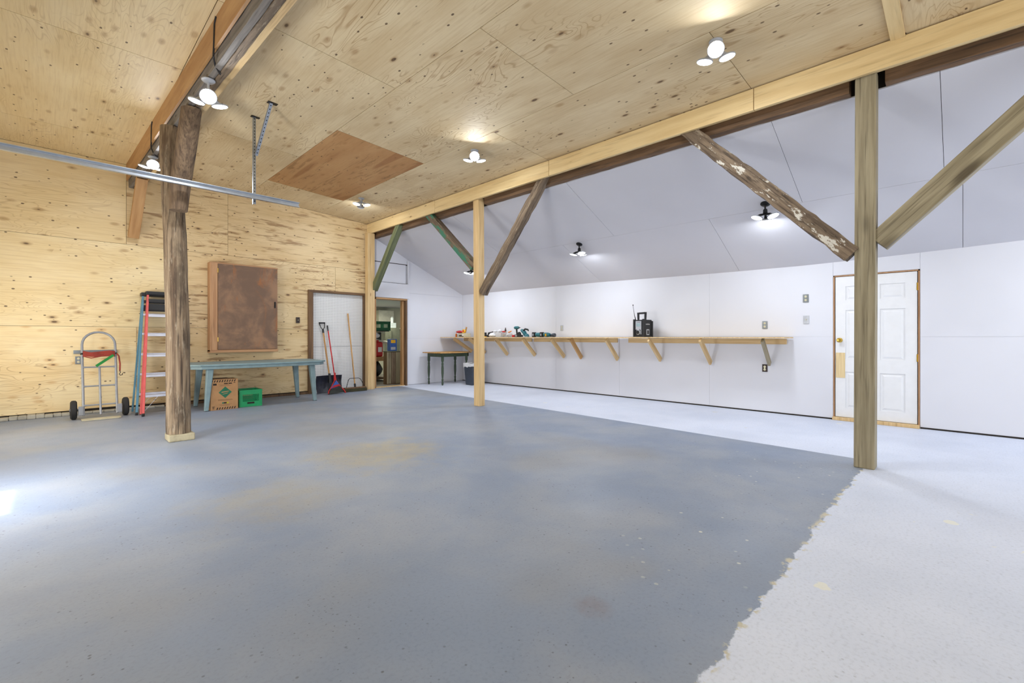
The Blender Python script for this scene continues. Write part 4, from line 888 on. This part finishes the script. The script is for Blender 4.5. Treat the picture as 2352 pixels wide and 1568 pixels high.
obj('head_cover', MB().prism([(4.245, .285), (4.335, .165), (4.13, .115)], 9.375, 9.385, 'y'), M['blue'], br, label='blue and red printed cover'); obj('head_cover_print', MB().prism([(4.20, .18), (4.30, .20), (4.335, .168), (4.14, .125)], 9.371, 9.375, 'y'), M['red'], br)
obj('bristles', MB().prism([(4.13, .11), (4.335, .155), (4.40, .03), (4.08, .004)], 9.34, 9.40, 'y'), M['bristle'], br, kind='stuff')
pb = thing('push_broom', (4.7, 9.5, 0), 'wide push broom with wooden shaft and wire brace against the pegboard', 'broom')
q0, q1 = Vector((4.74, 9.52, .07)), Vector((4.71, 9.81, 1.72))
pole('shaft', q0, q1, .015, M['handlewood'], pb); pole('shaft_socket', q0, q0 + (q1-q0).normalized()*.10, .022, M['black'], pb)
obj('head_block', MB().box(4.48, 4.98, 9.47, 9.55, .065, .095), M['frame_old'], pb, bev=.006); obj('bristles', MB().box(4.475, 4.985, 9.46, 9.56, .004, .066), M['bristle_g'], pb, kind='stuff')
kk = q0 + (q1-q0).normalized()*.22
obj('wire_brace', MB().tube([(4.53, 9.50, .10), (4.59, 9.53, .26), (4.63, 9.545, kk.z), (4.83, 9.545, kk.z), (4.87, 9.53, .26), (4.95, 9.50, .10)], .007, 6), M['blackmetal'], pb)

# ------------------------------------------------------------------ storeroom doorway and what shows through it
d2 = thing('door_2', (5.8, WY, 0), kind='structure')
stick('jamb', (6.185, WY + .02, 0), (6.185, WY + .02, 2.10), .05, .16, M['old_brown'], d2)
stick('jamb', (6.135, WY + .06, 0), (6.135, WY + .06, 2.08), .05, .10, M['gold_ply'], d2)
stick('jamb', (5.35, WY + .02, 0), (5.35, WY + .02, 2.08), .05, .14, M['gold_ply'], d2)
stick('head', (5.37, WY + .02, 2.105), (6.21, WY + .02, 2.105), .04, .16, M['gold_ply'], d2, ref=(0, 0, 1))
obj('threshold', MB().box(5.36, 6.24, WY - .03, WY + .12, 0, .012), M['spruce'], d2)
S = thing('wall_storeroom', (6.5, 11.5, 0), kind='structure')
obj('room_wall', MB().box(5.0, 9.2, 13.2, 13.3, 0, 2.7), M['store_wall'], S); obj('room_wall', MB().box(9.1, 9.2, WY + .1, 13.2, 0, 2.7), M['store_wall'], S); obj('room_wall', MB().box(4.9, 5.0, WY + .1, 13.2, 0, 2.7), M['store_wall'], S)
obj('room_ceiling', MB().box(4.9, 9.2, WY + .1, 13.3, 2.13, 2.7), M['white_c'], S); obj('room_floor', MB().box(4.9, 9.2, WY + .02, 13.3, -.12, -.0), M['store_floor'], S)
# half height cabinet just inside
ca = thing('storage_cupboard', (6.1, 10.3, 0), 'half height weathered wooden cupboard just inside the storeroom', 'cupboard')
p = at(887, 812, Y=10.25)
x0 = at(887, 850, Y=10.25).x; H = .82
obj('carcass', MB().box(x0 + .02, x0 + .42, 10.26, 10.42, 0.0, H), M['frame_old'], ca)
stick('front_board', (x0 + .02 + .06, 10.25, .02), (x0 + .02 + .06, 10.25, H - .01), .115, .018, M['treated'], ca); stick('front_board', (x0 + .02 + .185, 10.25, .02), (x0 + .02 + .185, 10.25, H - .01), .115, .018, M['old'], ca); stick('front_board', (x0 + .02 + .31, 10.25, .02), (x0 + .02 + .31, 10.25, H - .01), .115, .018, M['treated'], ca)
obj('cupboard_top', MB().box(x0 + .01, x0 + .43, 10.23, 10.44, H, H + .02), M['greyboard'], ca)
H += .02
bl = thing('blue_carton', (x0+.16, 10.40, H), 'blue and yellow carton standing on the storeroom cupboard', 'box'); obj('carton', MB().box(x0+.13, x0+.32, 10.28, 10.42, H, H+.30), M['blue'], bl, bev=.004)
obj('yellow_label', MB().box(x0+.15, x0+.28, 10.278, 10.28, H+.20, H+.28), M['yellow'], bl); obj('white_label', MB().box(x0+.15, x0+.28, 10.278, 10.28, H+.03, H+.10), M['silver'], bl)
def sp_(px, py, Y): return at(px, py, Y=Y)
# stack at the left of the view
Yb = 11.2
a = sp_(855, 885, Yb)
def sbox(name, pl, pr, pt, pb_, Y, depth, mat, label, cat, bev=.01, parent=None):
    a = sp_(pl, pt, Y); b = sp_(pr, pb_, Y); return obj(name, MB().box(a.x, b.x, Y, Y+depth, max(0.001, b.z), a.z), M[mat], parent, bev=bev, label=label, cat=cat)
zf = lambda py, Y, px=875: sp_(px, py, Y).z
xa, xb = sp_(850, 800, 11.2).x, sp_(886, 800, 11.2).x
st_ = thing('storage_shelf', ((xa+xb)/2, 11.4, 0), 'low timber shelf holding the stacked goods in the storeroom', 'shelf')
for i, (z_, mt_) in enumerate([(.06, 'old_brown'), (.55, 'gold_ply')]): obj('shelf_board', MB().box(xa, xb+.05, 11.1, 11.7, z_, z_+.03 + .08*i), M[mt_], st_)
for x in (xa+.02, xb+.02):
    for y in (11.13, 11.67): obj('shelf_leg', MB().box(x-.02, x+.02, y-.02, y+.02, 0, .55), M['old'], st_)
obj('dark_bag', MB().blob(((xa+xb)/2, 11.4, .32), (xb-xa-.05, .5, .44), 16, 10, .06), M['black'], label='large black bag on the lower shelf in the storeroom', cat='bag')
gc = thing('fuel_can', (xa+.15, 11.25, .66), 'red fuel can with a printed label in the storeroom', 'fuel can'); zt = .66
obj('can_body', MB().box(xa+.02, xa+.36, 11.14, 11.34, zt, zt+.40), M['red'], gc, bev=.05, seg=4); obj('can_label', MB().box(xa+.20, xa+.31, 11.135, 11.14, zt+.13, zt+.26), M['textwhite'], gc)
obj('cap', MB().lathe([(.035, 0), (.035, .05), (.02, .06)], (xa+.24, 11.24, zt+.39), 12), M['red'], gc); obj('spout', MB().tube([(xa+.12, 11.24, zt+.39), (xa+.10, 11.24, zt+.47), (xa+.2, 11.24, zt+.50)], .015, 8), M['black'], gc)
obj('plastic_pipe', MB().tube([(xa+.20, 11.42, zt+.46), (xb+.24, 11.40, zt+.36)], .04, 12), M['pvc'], label='cream plastic pipe lying behind the fuel can', cat='pipe')
obj('black_tote', MB().box(xa+.02, xb+.02, 11.46, 11.69, zt, zt+.66), M['black'], bev=.02, label='black storage tote behind the fuel can in the storeroom', cat='tote')
obj('white_sack', MB().blob((xa+.16, 11.26, zt+.58), (.30, .16, .18), 12, 8, .1), M['bag'], label='white sack beneath the dark green crate in the storeroom', cat='sack')
zc2 = zt + .70
obj('tote_lid_plank', MB().box(xa, xb+.05, 11.10, 11.7, zc2 - .02, zc2), M['black'], label='thin black board between the tote and the dark green crate', cat='board')
crate(xa+.0, 11.12, zc2, .56, .40, .25, M['crate_dk'], 'dark green crate at the top of the storeroom stack')
gb = obj('leaning_panel', MB().box(sp_(886, 800, 11.9).x, sp_(918, 800, 11.9).x, 11.9, 11.94, 0.0, zf(752, 11.9)), M['greyboard'], label='grey green panel standing behind the storeroom cupboard', cat='panel')
obj('leaning_panel', MB().box(sp_(897, 800, 11.85).x, sp_(900, 800, 11.85).x, 11.86, 11.898, 0.0, zf(755, 11.85)), M['greyboard'], gb, bev=.003)
cn = thing('canister', sp_(903, 752, 12.3), 'white box and canister on a shelf at the back of the storeroom', 'canister')
a, b = sp_(896, 741, 12.3), sp_(910, 753, 12.3); obj('white_box', MB().box(a.x, b.x, 12.3, 12.45, b.z, a.z), M['porcelain'], cn, bev=.004)
obj('canister_body', MB().lathe([(.045, 0), (.045, .14), (.03, .16), (.02, .17), (.02, .19)], ((a.x+b.x)/2, 12.37, a.z), 14), M['porcelain'], cn)
obj('wall_shelf', MB().box(sp_(880, 750, 12.28).x, 9.1, 12.28, 13.2, zf(753, 12.3, 903) - .03, zf(753, 12.3, 903)), M['pvc'], label='cream shelf along the back of the storeroom', cat='shelf')
obj('pale_cabinet', MB().box(sp_(870, 720, 12.9).x, sp_(905, 720, 12.9).x, 12.9, 13.18, 1.3, zf(712, 12.9)), M['pvc'], bev=.004, label='pale cabinet high on the back wall of the storeroom', cat='cabinet')
area('storeroom_fill_light', (6.6, 11.6, 2.08), (0, 0, -1), .6, .6, 50, (1, .97, .82))  # unseen fill added to brighten the storeroom, no fixture modelled
